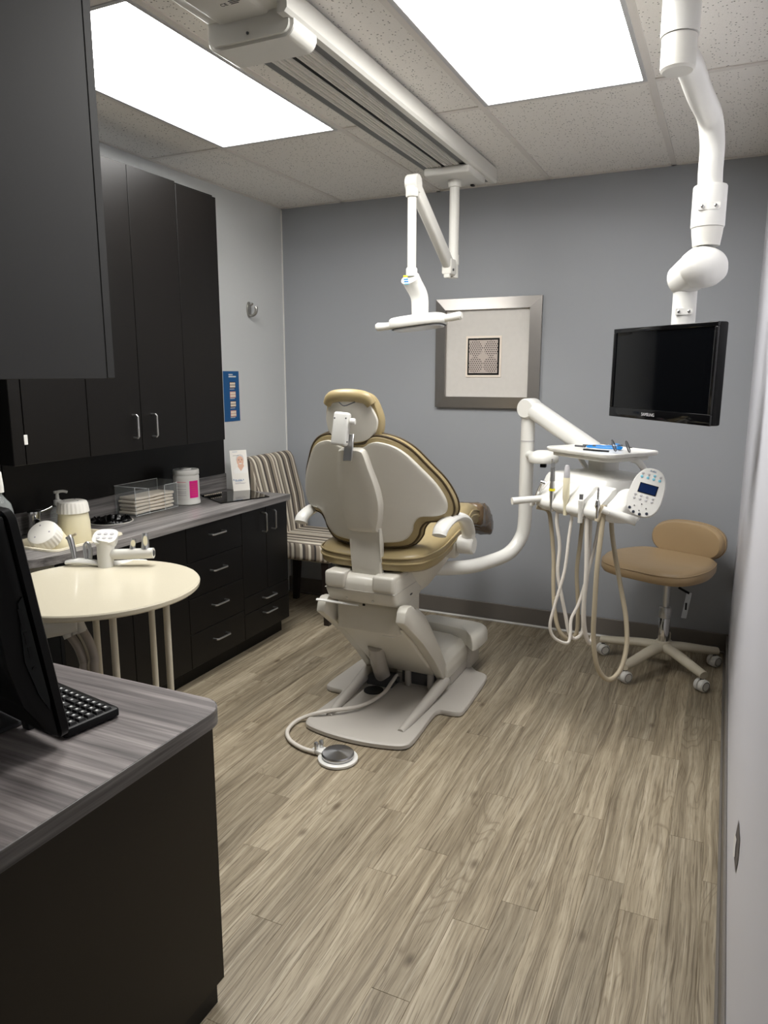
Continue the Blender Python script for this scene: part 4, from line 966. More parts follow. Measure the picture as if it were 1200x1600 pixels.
tool('bur_handpiece', row[4], [('bur_handpiece', [(0, -.05), (.005, -.05), (.006, -.01), (.011, .003), (.008, .022), (.004, .028), (0, .028)], 'chrome', I, (0, 0, 0)),
     ('threaded_tip', [(0, .028), (.0045, .028), (.003, .034), (.0045, .040), (.003, .046), (.0045, .052), (.003, .058), (.004, .066), (.002, .076), (0, .078)], 'satin', I, (0, 0, 0))])
# hoses: crop coordinates (760,600)+p/2.727, distance from the operator side to the underside
c7 = lambda x, y: (760+x/2.7273, 600+y/2.7273)
hb_ = [dep(*c7(*p), camdist(HMx @ Vector((.02, -.05, HZ0)))) for p in ((412, 555), (445, 555), (484, 560), (488, 560), (532, 575))]
hoses = [
 ('hose_tan', .0085, 0, [(262, 540), (275, 600), (286, 740), (285, 850), (290, 960), (310, 1050), (355, 1088), (385, 1055), (390, 940), (385, 800), (398, 690)], hb_[0]),
 ('hose_white', .0075, 1, [(303, 520), (300, 590), (312, 690), (304, 800), (320, 900), (338, 990), (352, 1060), (378, 1085), (410, 1050), (412, 950), (430, 820), (440, 680)], hb_[1]),
 ('hose_white', .0065, 2, [(365, 540), (352, 650), (332, 800), (292, 940), (271, 1030), (290, 1082), (345, 1104), (358, 1060), (362, 1000), (395, 930), (440, 780), (470, 650)], hb_[2]),
 ('hose_white', .0085, 3, [(430, 540), (428, 620), (426, 800), (416, 940), (418, 1040), (438, 1104), (455, 1060), (462, 900), (475, 740), (485, 640)], hb_[3]),
 ('hose_tan', .0095, 4, [(500, 520), (491, 620), (472, 780), (461, 950), (456, 1080), (472, 1205), (520, 1260), (570, 1218), (597, 1120), (595, 1000), (575, 880), (552, 750), (537, 650)], hb_[4]),
]
for m, r_, i, pts, end in hoses:
    st = row[i]+fdir*.030+Vector((0, 0, -.055)); d0 = camdist(st); d1 = camdist(end)
    P = [st]+[dep(*c7(*p), lerp(d0, d1, max(0, (k_/(len(pts)-1))-.15)/.85)) for k_, p in enumerate(pts)]+[end]
    obj('hose', tube(P, r_, 10, 6), m, du)
# control keypad
kc = dep(1010, 770, camdist(TC)-.36); kn = (CAM-kc); kn.z = 0; kn.normalize(); kn = (kn+Vector((-.10, -.05, .28))).normalized()
kx = Vector((0, 0, 1)).cross(kn).normalized(); ky = kn.cross(kx)
ra = math.radians(-13); kx, ky = kx*math.cos(ra)+ky*math.sin(ra), -kx*math.sin(ra)+ky*math.cos(ra)
KM = Matrix.Identity(4)
for i in range(3): KM[i][0], KM[i][1], KM[i][2], KM[i][3] = kx[i]*.955, ky[i]*.955, kn[i]*.955, kc[i]
kp = obj('keypad', xf(loft(superell(.0635, .095, 2.5, 44), (0, 0), lambda a, b, wv: (a*(1-.08*b/.1), b, -.016+.022*wv), [(0, 0), (.85, 0), (.95, .1), (1, .5), (.99, .85), (.96, .98), (.9, 1), (0, 1)]), KM), 'white_pl', du)
def kbox(n, x, y, sx, sy, m, h=.0012): return obj(n, xf(cbox((x, y, .006+h/2), (sx, sy, h)), KM), m, kp, smooth=False)
kbox('display_bezel', .002, .014, .068, .038, 'black_pl'); kbox('display', .002, .014, .062, .032, 'lcd', .0018)
def kdot(n, x, y, r_, m): obj(n, xf(lathe([(0, .0062), (r_, .0062), (r_, .0076), (r_*.7, .0082), (0, .0084)], 14, T(x, y, 0)), KM), m, kp)
for i in range(4):
    kdot('key_button', -.034+.022*i, .068, .0048, 'btn_aqua' if i == 2 else 'btn_grey'); kdot('key_button', -.034+.022*i, .055, .0052, 'btn_aqua')
    kdot('key_button', -.036+.022*i, -.016, .0048, 'btn_grey'); kdot('key_button', -.036+.022*i, -.029, .0048, 'btn_grey')
for x, y in ((-.026, -.058), (-.002, -.046), (.018, -.058), (-.004, -.072)): kdot('arrow_button', x, y, .0022, 'grey_dark')
for x, y in ((-.040, -.070), (-.022, -.082), (.002, -.085), (.026, -.076)): kdot('chair_button', x, y, .0055, 'ink_dark')
obj('maker_name', text_mesh('A-dec', .010, KM @ T(0, .083, .0063), .0002), 'ink_blue', kp, smooth=False)
obj('keypad_arm', tube([kc-kn*.012, kc-kn*.05+Vector((-.02, 0, 0)), HMx @ Vector((.17, .02, HZ0+.06))], .014, 12, 4), 'warm_white', du)
# side handles
for a, b, r_ in (((842, 779), (800, 783), .0145), ((955, 801), (994, 815), .0165)):
    d0 = camdist(row[0 if a[0] < 900 else 4])
    g0, g1 = dep(*a, d0-.03), dep(*b, d0-.05)
    gr = obj('grab_handle', tube([g0+(g0-g1)*.35, g0, g0.lerp(g1, .5), g1], lambda t: r_*(.85+.2*t), 14, 4), 'white_pl', du)
    obj('handle_rivet', lathe([(0, 0), (.008, 0), (.007, .003), (0, .004)], 12, align(g0+fdir*.0145+Vector((0, 0, .002)), fdir)), 'warm_white', gr)
# things lying on the tray
def flatpath(pts, dz=0): return [LM @ Vector((x, y, -.0025+dz)) for x, y in pts]
bo = thing('bite_block', 'blue handled mouth prop lying on the white tray', 'mouth prop', LM @ Vector((0, .03, -.003)))
obj('grip', tube(flatpath([(-.02, .095), (.02, .075), (.058, .05)], .0125), lambda t: .009+.003*math.sin(PI*t), 12, 4), 'blue', bo)
obj('bow', tube(flatpath([(-.02, .09), (-.085, .06), (-.10, .035), (-.08, .0), (-.045, -.005), (.055, .04)], .008), .0035, 8, 5), 'blue', bo)
for s in (0, 1): obj('metal_jaw', tube(flatpath([(-.085, .055-.06*s), (-.115, .04-.05*s), (-.135, .03-.045*s)], .007), .004, 8, 3), 'grey_dark', bo)
sg = thing('protective_glasses', 'dark framed folded glasses lying on the white tray', 'glasses', LM @ Vector((.11, -.02, -.003)))
for k_, (lx, ly) in enumerate(((.135, .010), (.105, -.035))):
    Lm = LM @ T(lx, ly, .022+.004*k_) @ RZ(35) @ RY(68)
    obj('lens', xf(loft(superell(.022, .024, 2.6, 22), (0, 0), lambda a, b, wv: (a, b, .0012*wv), SLAB), Lm), 'lens_clear', sg)
    obj('rim', xf(tube([(a, b, 0) for a, b in superell(.023, .025, 2.6, 22)]+[(.023, 0, 0)], .0022, 6, 1), Lm), 'grey_dark', sg)
obj('temple', tube(flatpath([(.14, .03), (.06, .045), (.02, .035), (.0, .02)], .020), .0024, 8, 4), 'chrome', sg)
obj('temple', tube(flatpath([(.10, -.055), (.05, -.075), (.01, -.085), (-.005, -.09)], .006), .0035, 8, 4), 'black_pl', sg)
obj('nose_bridge', tube(flatpath([(.125, -.008), (.118, -.014), (.112, -.020)], .03), .0025, 8, 3), 'grey_dark', sg)

# =================================================================== OPERATOR STOOL
SX, SY = -.198, 3.71
stl = thing('operator_stool', 'tan padded operator stool with five castors', 'stool', (SX, SY, 0))
cast = [(-.007, 3.488), (-.342, 3.442), (-.490, 3.764), (.040, 3.833), (-.199, 3.985)]
hubz = .115
obj('base_hub', lathe([(0, .085), (.035, .085), (.042, .095), (.042, .125), (.032, .142), (0, .142)], 28, T(SX, SY, 0)), 'rod_cream', stl)
for cx_, cy_ in cast:
    e = Vector((cx_, cy_, .082)); c0 = Vector((SX, SY, hubz)); dv_ = (e-c0).normalized()
    lg = obj('base_leg', tube([c0+dv_*.03, c0.lerp(e, .4)+Vector((0, 0, .004)), c0.lerp(e, .8), e+dv_*.012], lambda t: .032-.008*t, 14, 4, flat=(.75, 1)), 'rod_cream', stl)
    ax_ = Vector((-dv_.y, dv_.x, 0)).normalized(); 
    wc_ = Vector((cx_, cy_, .030)) 
    ca = obj('castor', lathe([(0, -.026), (.024, -.026), (.029, -.021), (.030, -.004), (.024, -.003), (.024, .003), (.030, .004), (.029, .021), (.024, .026), (0, .026)], 26, align(wc_, (Vector((.75, -.65, 0)) if cx_ > -.4 else Vector((.6, -.8, 0))))), 'white_pl', lg)
    for sg_ in (-1, 1):
        dd = (Vector((.75, -.65, 0)) if cx_ > -.4 else Vector((.6, -.8, 0))).normalized()*sg_
        obj('wheel_cap', lathe([(.0195, .0262), (.0215, .0262), (.0215, .0268), (.0195, .0268)], 24, align(wc_, dd)), 'rubber', ca)
    obj('castor_stem', rod((cx_, cy_, .055), (cx_, cy_, .085), .009, 10), 'grey_dark', lg)
obj('gas_lift', lathe([(0, .14), (.027, .14), (.027, .26), (.024, .265), (0, .265)], 24, T(SX, SY, 0)), 'chrome', stl)
obj('lift_collar', lathe([(0, .262), (.030, .262), (.030, .305), (.026, .315), (0, .315)], 24, T(SX, SY, 0)), 'satin', stl)
obj('lift_rod', rod((SX, SY, .31), (SX, SY, .47), .016, 18), 'satin', stl)
SM = T(SX-.035, SY-.005, .012) @ RZ(-24)
seat_o = [(.0, -.235), (.11, -.232), (.20, -.20), (.245, -.12), (.250, -.02), (.225, .10), (.185, .175), (.10, .205), (0, .210)]
so2 = smooth_closed(seat_o+[(-a, b) for a, b in seat_o[-2:0:-1]], 4)
st_ = obj('seat_cushion', loft(so2, (0, -.02), lambda a, b, wv: SM @ Vector((a, b, .478+.085*wv-.12*max(0, -b-.10)*(.4+.6*wv)-.010*wv*(1-(a/.25)**2))), [(0, 0), (.6, 0), (.88, .02), (.96, .10), (.995, .28), (1, .45), (.99, .62), (.965, .78), (.92, .90), (.85, .97), (.7, 1), (.4, 1), (0, 1)]), 'tan_vinyl', stl)
pts = [SM @ Vector((a*.985, -.02+(b+.02)*.985, .478+.085*.66-.12*max(0, -b-.10)*.8)) for a, b in so2]
obj('seat_seam', tube([p for p in pts]+[pts[0]], .0025, 6, 1, caps=False), 'tan_vinyl', st_)
obj('seat_plate', box(SX-.10, SX+.10, SY-.10, SY+.10, .462, .480, .004, 1), 'black_pl', stl)
BM_ = T(SX+.085, SY+.205, .622) @ RZ(-24)
bk = obj('back_cushion', xf(loft(superell(.185, .092, 2.5, 44), (0, 0), lambda a, b, wv: (a, -.05+.085*wv-.55*a*a, b), PILLOW), BM_), 'tan_vinyl', stl)
obj('back_seam', xf(tube([(a, -.008-.55*a*a, b) for a, b in superell(.1865, .0935, 2.5, 44)]+[(.1865, -.008-.55*.1865**2, 0)], .0028, 6, 1, caps=False), BM_), 'tan_vinyl', bk)
obj('back_bracket', tube([SM @ Vector((.04, .10, .468)), SM @ Vector((.07, .23, .46)), SM @ Vector((.085, .268, .50)), BM_ @ Vector((0, .028, -.02))], .014, 12, 4), 'black_pl', stl)
lp0 = at(1077, 926, Y=3.72); lp1 = at(1068, 966, Y=3.70)
lv = obj('adjust_lever', prism(rrect(.012, .5, .010, 3), lambda a, b, wv: lp0.lerp(lp1, .5+b)+Vector((a, 0, 0))+Vector((0, .006*wv, 0))), 'chrome', stl)
obj('lever_slot', cbox(lp0.lerp(lp1, .6)-Vector((0, .001, 0)), (.008, .001, .05)), 'black_pl', lv)
obj('lever_stem', rod(lp0+Vector((-.05, 0, .02)), lp0+Vector((0, .003, -.005)), .006, 8), 'black_pl', stl)

# =================================================================== CEILING MONITOR
mm = thing('ceiling_monitor', 'black flat screen monitor on a white tube from the ceiling', 'monitor', (-.18, 2.25, ZC-.004))
PXm, PYm = at(1062, 60, Y=2.22).x, 2.22
obj('ceiling_flange', lathe([(0, 0), (.085, 0), (.085, -.010), (.06, -.018), (0, -.018)][::-1], 32, T(PXm, PYm, ZC-.0035)), 'white_pl', mm)
zb_ = at(1062, 112, Y=PYm).z; zr = at(1062, 57, Y=PYm).z
obj('ceiling_post', rod((PXm, PYm, zr), (PXm, PYm, ZC-.018), .048, 28), 'white_pl', mm)
obj('swivel_sleeve', lathe([(0, zb_), (.038, zb_), (.044, zb_+.006), (.044, zr-.002), (0, zr-.002)], 28, T(PXm, PYm, 0)), 'warm_white', mm)
ax0 = at(1108, 320, Y=2.62)
arm_pts = [Vector((PXm+.006, PYm+.02, zb_+.045)), Vector((PXm+.02, PYm+.10, zb_+.05)), at(1094, 148, Y=2.45), at(1109, 182, Y=2.58), at(1113, 225, Y=2.62), at(1110, 270, Y=2.62), Vector((ax0.x, ax0.y, ax0.z+.03))]
obj('bent_arm', tube(arm_pts, .036, 20, 6), 'white_pl', mm)
zc0, zc1 = at(1109, 291, Y=2.62).z, at(1106, 356, Y=2.62).z
col_ = obj('arm_collar', lathe([(0, zc1), (.049, zc1), (.050, zc1+.004), (.050, zc0-.004), (.048, zc0), (0, zc0)], 28, T(ax0.x, ax0.y, 0)), 'white_pl', mm)
def screw_plate(c, parent, wd=.032):
    n = (CAM-c); n.z = 0; n.normalize(); r = Vector((-n.y, n.x, 0))
    m_ = Matrix.Identity(4)
    for i in range(3): m_[i][0], m_[i][1], m_[i][2], m_[i][3] = r[i], (0, 0, 1)[i], n[i], c[i]
    pl = obj('screw_plate', xf(prism(rrect(wd, .010, .004, 3), lambda a, b, wv: (a, b, -.012+.018*wv-7*a*a)), m_), 'white_pl', parent)
    for s in (-1, 1): obj('screw', xf(lathe([(0, -.004), (.0048, -.004), (.0048, .0046), (.003, .006), (0, .006)], 10, T(s*wd*.6, 0, -.001)), m_), 'chrome', pl)
scc = at(1105, 327, Y=2.62); nn = (CAM-scc); nn.z = 0; nn.normalize()
screw_plate(Vector((ax0.x, ax0.y, scc.z))+nn*.050, col_)
zj = at(1102, 385, Y=2.62).z
obj('collar_neck', lathe([(0, zj), (.040, zj), (.045, zc1-.02), (.047, zc1-.001), (0, zc1-.001)], 28, T(ax0.x, ax0.y, 0)), 'warm_white', mm)
# counterbalance joint: large dome plus a horizontal drum towards the screen side
jc = at(1102, 418, Y=2.60); lc = at(1070, 432, Y=2.66)
jd = (lc-jc); jd.z = 0; jl = jd.length; jd.normalize()
dome = obj('joint_dome', xf(lathe([(0, -.068), (.020, -.066), (.048, -.052), (.068, -.022), (.074, .012), (.070, .040), (.058, .052), (0, .052)], 32), align(jc+Vector((0, 0, .004)), (jd+Vector((0, 0, -.25))).normalized()) @ Matrix.Diagonal((1.12, .86, .75, 1))), 'white_pl', mm)
obj('joint_drum', tube([jc+Vector((0, 0, .012)), jc.lerp(lc, .5)+Vector((0, 0, .004)), lc+Vector((0, 0, -.006))-jd*.0, lc+jd*.022+Vector((0, 0, -.012))], lambda t: .064-.012*t, 24, 4), 'white_pl', mm)
LX_, LY_ = at(1069, 480, Y=2.66).x, 2.66
zt_, zl_ = at(1070, 448, Y=2.66).z, at(1070, 512, Y=2.66).z
dr_ = obj('drop_tube', rod((LX_, LY_, zl_-.14), (LX_, LY_, zt_+.01), .037, 24), 'white_pl', mm)
s2 = at(1070, 488, Y=2.66); nn = (CAM-s2); nn.z = 0; nn.normalize(); screw_plate(Vector((LX_, LY_, s2.z))+nn*.037, dr_, .026)
# screen: left edge at px 957, right edge at px 1118
tl, bl_ = at(957, 513, Y=2.80), at(958, 650, Y=2.80); tr_, br_ = at(1119, 504, Y=2.42), at(1117, 666, Y=2.42)
cL = (tl+bl_)/2; cR = (tr_+br_)/2
sx_ = (cR-cL); SWd = sx_.length; sx_.z *= .6; sx_.normalize(); SHt = ((tl-bl_).length+(tr_-br_).length)/2
sn = Vector((0, 0, 1)).cross(sx_)*-1; 
if sn.dot(CAM-cL) < 0: sn = -sn
sn.normalize(); sy_ = sn.cross(sx_); 
DM = Matrix.Identity(4); cc_ = (cL+cR)/2
for i in range(3): DM[i][0], DM[i][1], DM[i][2], DM[i][3] = sx_[i], sy_[i], sn[i], cc_[i]
hw, hh = SWd/2, SHt/2
def dbox(n, x0, x1, y0, y1, z0, z1, m, par, r=0): return obj(n, xf(box(x0, x1, y0, y1, z0, z1, r, 2), DM), m, par)
scn = dbox('screen_housing', -hw, hw, -hh, hh, -.034, -.002, 'black_pl', mm, .006)
bez = .014
for n, q in (('bezel', (-hw, hw, hh-bez, hh)), ('bezel', (-hw, hw, -hh, -hh+.034)), ('bezel', (-hw, -hw+bez, -hh+.034, hh-bez)), ('bezel', (hw-bez, hw, -hh+.034, hh-bez))): dbox(n, *q, -.0018, .006, 'gloss_black', scn, .002)
dbox('screen', -hw+bez, hw-bez, -hh+.034, hh-bez, -.0018, .0015, 'screen_glass', scn)
obj('brand_name', text_mesh('SAMSUNG', .0150, DM @ T(-.035, -hh+.017, .0065), .0002), 'btn_grey', scn, smooth=False)
dbox('back_cover', -hw*.62, hw*.62, -hh*.7, hh*.7, -.075, -.0345, 'black_pl', scn, .015)
vm_ = DM.inverted() @ Vector((LX_, LY_, cc_.z+.04))
obj('screen_mount', tube([DM @ Vector((vm_.x*.6, .02, -.072)), Vector((LX_, LY_, (DM @ Vector((0, .02, 0))).z))], .03, 12, 1), 'grey_dark', mm)

# =================================================================== STRIPED SIDE CHAIR
sc_ = thing('side_chair', 'striped upholstered side chair with dark legs in the corner', 'chair', (-2.24, 3.74, 0))
yA, yB_ = 3.505, 3.965
obj('seat', box(-2.47, -1.965, yA, yB_, .375, .490, .035, 4), 'stripe_fabric', sc_)
bpz = [(-2.475, .34), (-2.38, .34), (-2.385, .50), (-2.415, .70), (-2.475, .93), (-2.498, .962), (-2.530, .968), (-2.552, .945), (-2.515, .70), (-2.480, .50)]
obj('backrest', prism(bpz, lambda x, z, wv: (x, yA+(yB_-yA)*wv, z), .018, 3), 'stripe_fabric', sc_)
for lx, ly in ((-2.015, yA+.045), (-2.015, yB_-.045), (-2.44, yA+.04), (-2.44, yB_-.04)):
    s_ = -.02 if lx < -2.3 else 0
    obj('leg', poly([(lx+s_-.016, ly-.016, 0), (lx+s_+.016, ly-.016, 0), (lx+s_+.016, ly+.016, 0), (lx+s_-.016, ly+.016, 0), (lx-.024, ly-.024, .376), (lx+.024, ly-.024, .376), (lx+.024, ly+.024, .376), (lx-.024, ly+.024, .376)], [(3, 2, 1, 0), (4, 5, 6, 7), (0, 1, 5, 4), (1, 2, 6, 5), (2, 3, 7, 6), (3, 0, 4, 7)]), 'wood_dark', sc_, smooth=False)

# =================================================================== ROUND WORK TABLE WITH ASSISTANT UNIT
TZ = .78; TCX, TCY, TRr = -1.772, 1.650, .315
rt = thing('round_table', 'round cream work table on slim cream legs', 'table', (TCX, TCY, 0))
obj('tabletop', lathe([(0, TZ-.020), (TRr-.006, TZ-.020), (TRr-.001, TZ-.015), (TRr, TZ-.004), (TRr-.003, TZ), (0, TZ)], 72, T(TCX, TCY, 0)), 'table_cream', rt)
for lx, ly in ((-1.530, 1.685), (-1.72, 1.822), (-1.575, 1.510), (-1.80, 1.655)): obj('leg', rod((lx, ly, 0), (lx, ly, TZ-.020), .0105, 14), 'rod_cream', rt)
au = thing('assistant_unit', 'white assistant suction holder with keypad and chrome valves behind the round table', 'suction unit', (-1.90, 2.01, .60))
D = lambda x, y, d=2.55: dep(x, y, d)
obj('holder_tube', tube([D(158, 866), D(185, 866), D(215, 865), D(240, 864)], .0185, 18, 3), 'warm_white', au)
obj('tube_end', lathe([(0, 0), (.011, 0), (.009, .002), (0, .002)], 16, align(D(240.3, 864), (D(240, 864)-D(215, 865)))), 'grey_dark', au)
stem = obj('keypad_stem', tube([D(166, 888), D(165, 870), D(165, 852), D(166, 845)], lambda t: .027+.008*t*t, 18, 4), 'warm_white', au)
kc2 = D(165, 840); 
KM2 = T(kc2) @ RZ(25) @ RX(32)
k2 = obj('keypad', xf(loft(superell(.044, .036, 3, 32), (0, 0), lambda a, b, wv: (a*(.8+.2*wv), b*(.8+.2*wv), -.026+.034*wv), PLATE), KM2), 'white_pl', au)
for i in range(6): obj('key_button', xf(loft(superell(.007, .005, 2.2, 12), (0, 0), lambda a, b, wv: (a, b, .0085+.001*wv), SLAB), KM2 @ T(-.022+.022*(i % 3), .010-.02*(i//3), 0)), 'btn_grey', k2)
obj('holder_foot', tube([D(103, 879), D(118, 877), D(140, 878), D(165, 882)], lambda t: .010+.006*math.sin(PI*t), 12, 4, flat=(.7, 1.2)), 'white_pl', au)
for pts, m, r_ in (([(117, 874), (114, 858), (110, 843), (107, 838)], 'satin', lambda t: .0085+.004*t), ([(135, 874), (133, 862), (133, 852), (137, 849), (141, 858), (141, 873)], 'satin', lambda t: .007),
                   ([(207, 858), (208, 848), (209, 842)], 'satin', lambda t: .0105-.003*t), ([(227, 858), (227, 844), (226, 833)], 'satin', lambda t: .0145-.004*t)):
    vl = obj('suction_valve', tube([D(x, y) for x, y in pts], r_, 12, 4), m, au)
    if pts[0][0] > 200: obj('valve_face', xf(loft(superell(.0075, .018 if pts[0][0] > 220 else .012, 2, 18), (0, 0), lambda a, b, wv: (a, b, .0015*wv), SLAB), align(D(pts[1][0], pts[1][1]+1, 2.534), CAM-D(*pts[1]))), 'jar_body', vl)
    if pts[0][0] == 117: obj('valve_tip', tube([D(109, 840), D(114, 836.5), D(119, 834)], .0045, 10, 3), 'hose_tan', vl)
# bracket and hoses hanging beneath the table
U = lambda x, y, d=2.2: dep(x, y, d)
obj('mount_arm', tube([(-2.02, 1.98, .70), (-1.96, 1.98, .715), (-1.90, 1.99, .75), D(165, 886)], .02, 14, 4), 'white_pl', au)
obj('under_bracket', tube([U(70, 985), U(88, 978), U(108, 974), U(124, 973)], lambda t: .028+.008*math.sin(PI*t), 16, 5, flat=(.9, 1)), 'white_pl', au)
obj('bracket_rod', tube([U(100, 972), Vector((-1.86, 1.80, .735)), Vector((-1.885, 1.94, .735))], .014, 10, 4), 'white_pl', au)
for x0, y0, x1, y1, m, r_ in ((106, 988, 134, 1060, 'grey_hose', .013), (118, 982, 143, 1060, 'rod_cream', .007), (126, 980, 150, 1060, 'grey_hose', .013)):
    c0_ = obj('hose_cuff', tube([U(x0-6, y0-12), U(x0+3, y0+8)], .016, 14, 1), 'warm_white', au)
    e_ = U(x1, y1); obj('hose', tube([U(x0, y0), U(lerp(x0, x1, .55), y0+22), U(lerp(x0, x1, .9), y0+48), e_, Vector((e_.x-.02, e_.y+.08, .25)), Vector((e_.x-.08, e_.y+.14, .08)), Vector((e_.x-.18, e_.y+.16, .02))], r_, 12, 6), m, au)
# sanitizer bottle on the table
sb_c = (-2.020, 1.510)
bt = thing('sanitizer_bottle', 'tall clear bottle with a white cap on the round table', 'bottle', (*sb_c, TZ))
M = T(*sb_c, TZ+.0005)
obj('body', lathe([(0, 0), (.040, 0), (.043, .006), (.043, .235), (.038, .262), (.020, .285), (.016, .292), (.016, .305), (0, .305)], 28, M), 'clear_bottle', bt)
obj('cap', lathe([(0, .300), (.022, .300), (.022, .318), (.019, .360), (.017, .364), (0, .364)], 24, M), 'white_pl', bt)

# =================================================================== DESK WITH COMPUTER
DZ = .742; dX1, dY0, dY1 = -.928, .602, 1.192
dk = thing('desk', 'desk with grey wood-grain top and dark end panel', 'desk', (-1.75, .9, 0))
top = [(XL+.002, dY0), (dX1, dY0)]+[(dX1-.055+.055*math.cos(math.radians(a)), dY1-.055+.055*math.sin(math.radians(a))) for a in range(0, 91, 10)]+[(XL+.002, dY1)]
obj('desktop', prism(top, lambda a, b, wv: (a, b, DZ-.037+.037*wv), .0015, 1), 'counter_x', dk, smooth=False)
eb_o = [(dX1, dY0)]+[(dX1-.055+.055*math.cos(math.radians(a)), dY1-.055+.055*math.sin(math.radians(a))) for a in range(0, 91, 10)]
eb = bmesh.new()
ev = [[eb.verts.new((a+o_*math.cos(t_), b+o_*math.sin(t_), z)) for (a, b), t_ in zip(eb_o, [0]+[math.radians(q) for q in range(0, 91, 10)])] for o_, z in ((.0002, DZ-.0365), (.0012, DZ-.036), (.0012, DZ-.001), (.0002, DZ-.0005))]
for A, B in zip(ev, ev[1:]):
    for i in range(len(A)-1): eb.faces.new((A[i], A[i+1], B[i+1], B[i]))
obj('edge_band', eb, 'counter_y', dk)
obj('end_panel', box(-.985, -.960, dY0+.01, dY1-.012, .055, DZ-.0375, .001, 1), 'desk_panel' if 'desk_panel' in MATS else 'grey_lam_panel', dk, smooth=False)
obj('plinth', box(-.985, -.968, dY0+.01, dY1-.030, 0, .0545), 'black_edge', dk, smooth=False)
obj('modesty_panel', box(XL+.03, -.986, dY0+.01, dY0+.03, .10, DZ-.0375), 'black_lam', dk, smooth=False)
obj('support_panel', box(XL+.004, XL+.029, dY0+.01, dY1-.03, 0, DZ-.0375), 'black_lam', dk, smooth=False)
# wall cabinet above the desk
nc = thing('overhead_cabinet', 'grey black overhead cabinet hung above the desk', 'cabinet', (-1.6, .78, 1.43))
xr = -1.0; yd = at(182, 592, X=xr).y; yd0 = at(170, 592, X=xr).y; zn = at(160, 592, X=xr).z
obj('carcass', box(-2.30, xr, .601, yd-.0215, zn, 2.20, .001, 1), 'grey_lam_panel', nc, smooth=False)
for q in range(3):
    x0 = -2.30+(xr+2.30)*q/3; obj('door', box(x0+.0015, x0+(xr+2.30)/3-.0015, yd-.020, yd, zn, 2.20, .002, 1), 'grey_lam_panel', nc, smooth=False)
# all-in-one computer: seen from behind its side
mc = Vector((-1.078, .914, DZ)); wd_ = Vector((-.985, .17, 0)).normalized(); n_ = Vector((.17, .985, 0)).normalized()
ai = thing('desktop_computer', 'black all-in-one computer seen from its side on the desk', 'computer', mc+wd_*.25)
TILT = math.radians(8.5)
up_ = (Vector((0, 0, 1))*math.cos(TILT)-n_*math.sin(TILT)); nt_ = (n_*math.cos(TILT)+Vector((0, 0, 1))*math.sin(TILT))
AM = Matrix.Identity(4)
for i in range(3): AM[i][0], AM[i][1], AM[i][2], AM[i][3] = wd_[i], up_[i], nt_[i], (mc+Vector((0, 0, .022)))[i]
WD_, HT_ = .50, .452
fr_ = obj('front_bezel', xf(loft(rrect(WD_/2, HT_/2, .022, 5, WD_/2, HT_/2), (WD_/2, HT_/2), lambda a, b, wv: (a, b, -.020+.020*wv), [(0, 0), (.97, 0), (1, .15), (1, .85), (.985, 1), (0, 1)]), AM), 'black_pl', ai)
obj('screen', xf(box(.018, WD_-.018, .045, HT_-.018, .0004, .0014), AM), 'screen_glass', fr_, smooth=False)
hull_p = [(HT_-.006, -.0205), (HT_-.012, -.050), (HT_*.62, -.075), (HT_*.40, -.085), (HT_*.22, -.070), (HT_*.08, -.048), (.02, -.036), (.006, -.0205)]
obj('rear_hull', prism(hull_p, lambda b, z, wv: AM @ Vector((.004+wv*(WD_-.008), b, z)), .006, 2), 'black_soft', ai)
sp2 = obj('port_panel', prism([(HT_*.66, -.026), (HT_*.64, -.036), (HT_*.40, -.050), (HT_*.24, -.040), (HT_*.16, -.028), (HT_*.2, -.024)], lambda b, z, wv: AM @ Vector((.0002+.003*wv, b, z))), 'port_black', ai, smooth=False)
for b, l_ in ((.575, .040), (.495, .022), (.43, .022)): obj('port', xf(box(-.0008, .0002, HT_*b-l_/2, HT_*b+l_/2, -.040, -.034), AM), 'black_pl', sp2, smooth=False)
obj('audio_jack', lathe([(0, 0), (.004, 0), (.004, .0014), (.002, .0016), (0, .001)], 14, align(AM @ Vector((0, HT_*.36, -.037)), AM.to_3x3() @ Vector((-1, 0, 0)))), 'black_pl', sp2)
obj('stand_bar', tube([AM @ Vector((WD_*.5, .14, -.07)), AM @ Vector((WD_*.5, .10, -.12)), mc+wd_*.25-n_*.165+Vector((0, 0, .020))], .016, 12, 4), 'grey_dark', ai)
obj('stand_base', loft(rrect(.09, .085, .03, 5), (0, 0), lambda a, b, wv: mc+wd_*(.25+a)+n_*(b-.075)+Vector((0, 0, .001+.009*wv)), PLATE), 'grey_dark', ai)
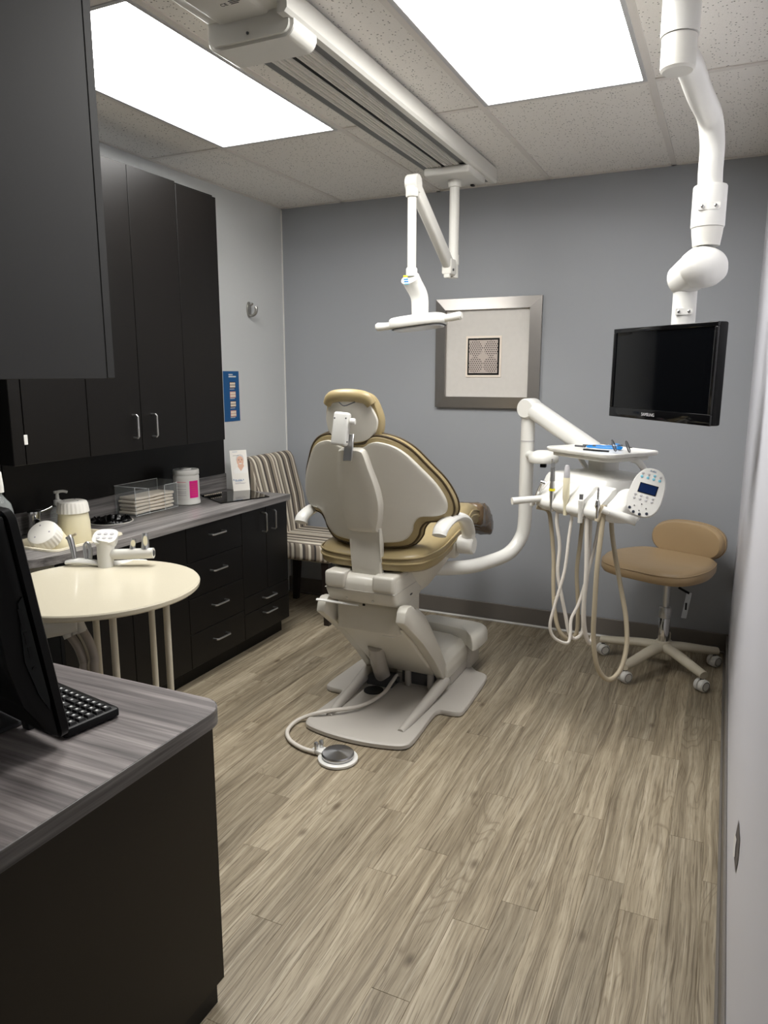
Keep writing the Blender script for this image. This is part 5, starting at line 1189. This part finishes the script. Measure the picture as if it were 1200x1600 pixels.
for s in (.14, WD_-.14): obj('front_foot', xf(box(s-.012, s+.012, -.024, .004, -.018, -.004, .003, 1), AM), 'rubber', ai)
# keyboard
kb0 = at(188, 1107, Z=DZ+.018)
kw = Vector((-.985, .17, 0)).normalized(); kd = Vector((-.17, -.985, 0)).normalized()
kb = thing('keyboard', 'black computer keyboard with white key lettering on the desk', 'keyboard', kb0+kw*.2+kd*.07-Vector((0, 0, .018)))
KL, KD = .42, .122
def KP(a, b, z): return Vector((kb0.x, kb0.y, DZ))+kw*a+kd*b+Vector((0, 0, z))
obj('case', loft(rrect(KL/2, KD/2, .008, 4, KL/2, KD/2), (KL/2, KD/2), lambda a, b, wv: KP(a, b, .0025+(.018-.006*(1-b/KD)*0)*wv), PLATE), 'black_pl', kb)
for f_ in ((.02, .01), (KL-.02, .01), (.02, KD-.01), (KL-.02, KD-.01)): obj('foot', lathe([(0, 0), (.006, 0), (.006, .003), (0, .003)], 10, T(KP(f_[0], f_[1], 0))), 'rubber', kb)
kme = None
def keycap(a, b, wd2, dp=.0155):
    c_ = KP(a, b, 0); z0, z1 = .0206, .0256
    vs = [KP(a+x*wd2/2, b+y*dp/2, z0) for x, y in ((-1, -1), (1, -1), (1, 1), (-1, 1))]+[KP(a+x*(wd2/2-.002), b+y*(dp/2-.002), z1) for x, y in ((-1, -1), (1, -1), (1, 1), (-1, 1))]
    o = obj('key', poly(vs, [(3, 2, 1, 0), (4, 5, 6, 7), (0, 1, 5, 4), (1, 2, 6, 5), (2, 3, 7, 6), (3, 0, 4, 7)]), 'key', kb, smooth=False)
    s_ = .0022
    ps = [KP(a+x*s_*1.3+.002, b+y*s_, z1+.0002) for x, y in ((-1, -1), (1, -1), (1, 1), (-1, 1))]
    obj('key_lettering', poly(ps, [(0, 1, 2, 3)]), 'key_print', o, smooth=False)
for r_ in range(5):
    a = .016
    while a < KL-.014:
        wk = .0165 if not (r_ == 4 and .17 < a < .3) else .10
        if r_ in (1, 2, 3) and .085 < a < .105: wk = .034
        keycap(a+wk/2-.008, .022+r_*.0195, wk); a += wk+.0032
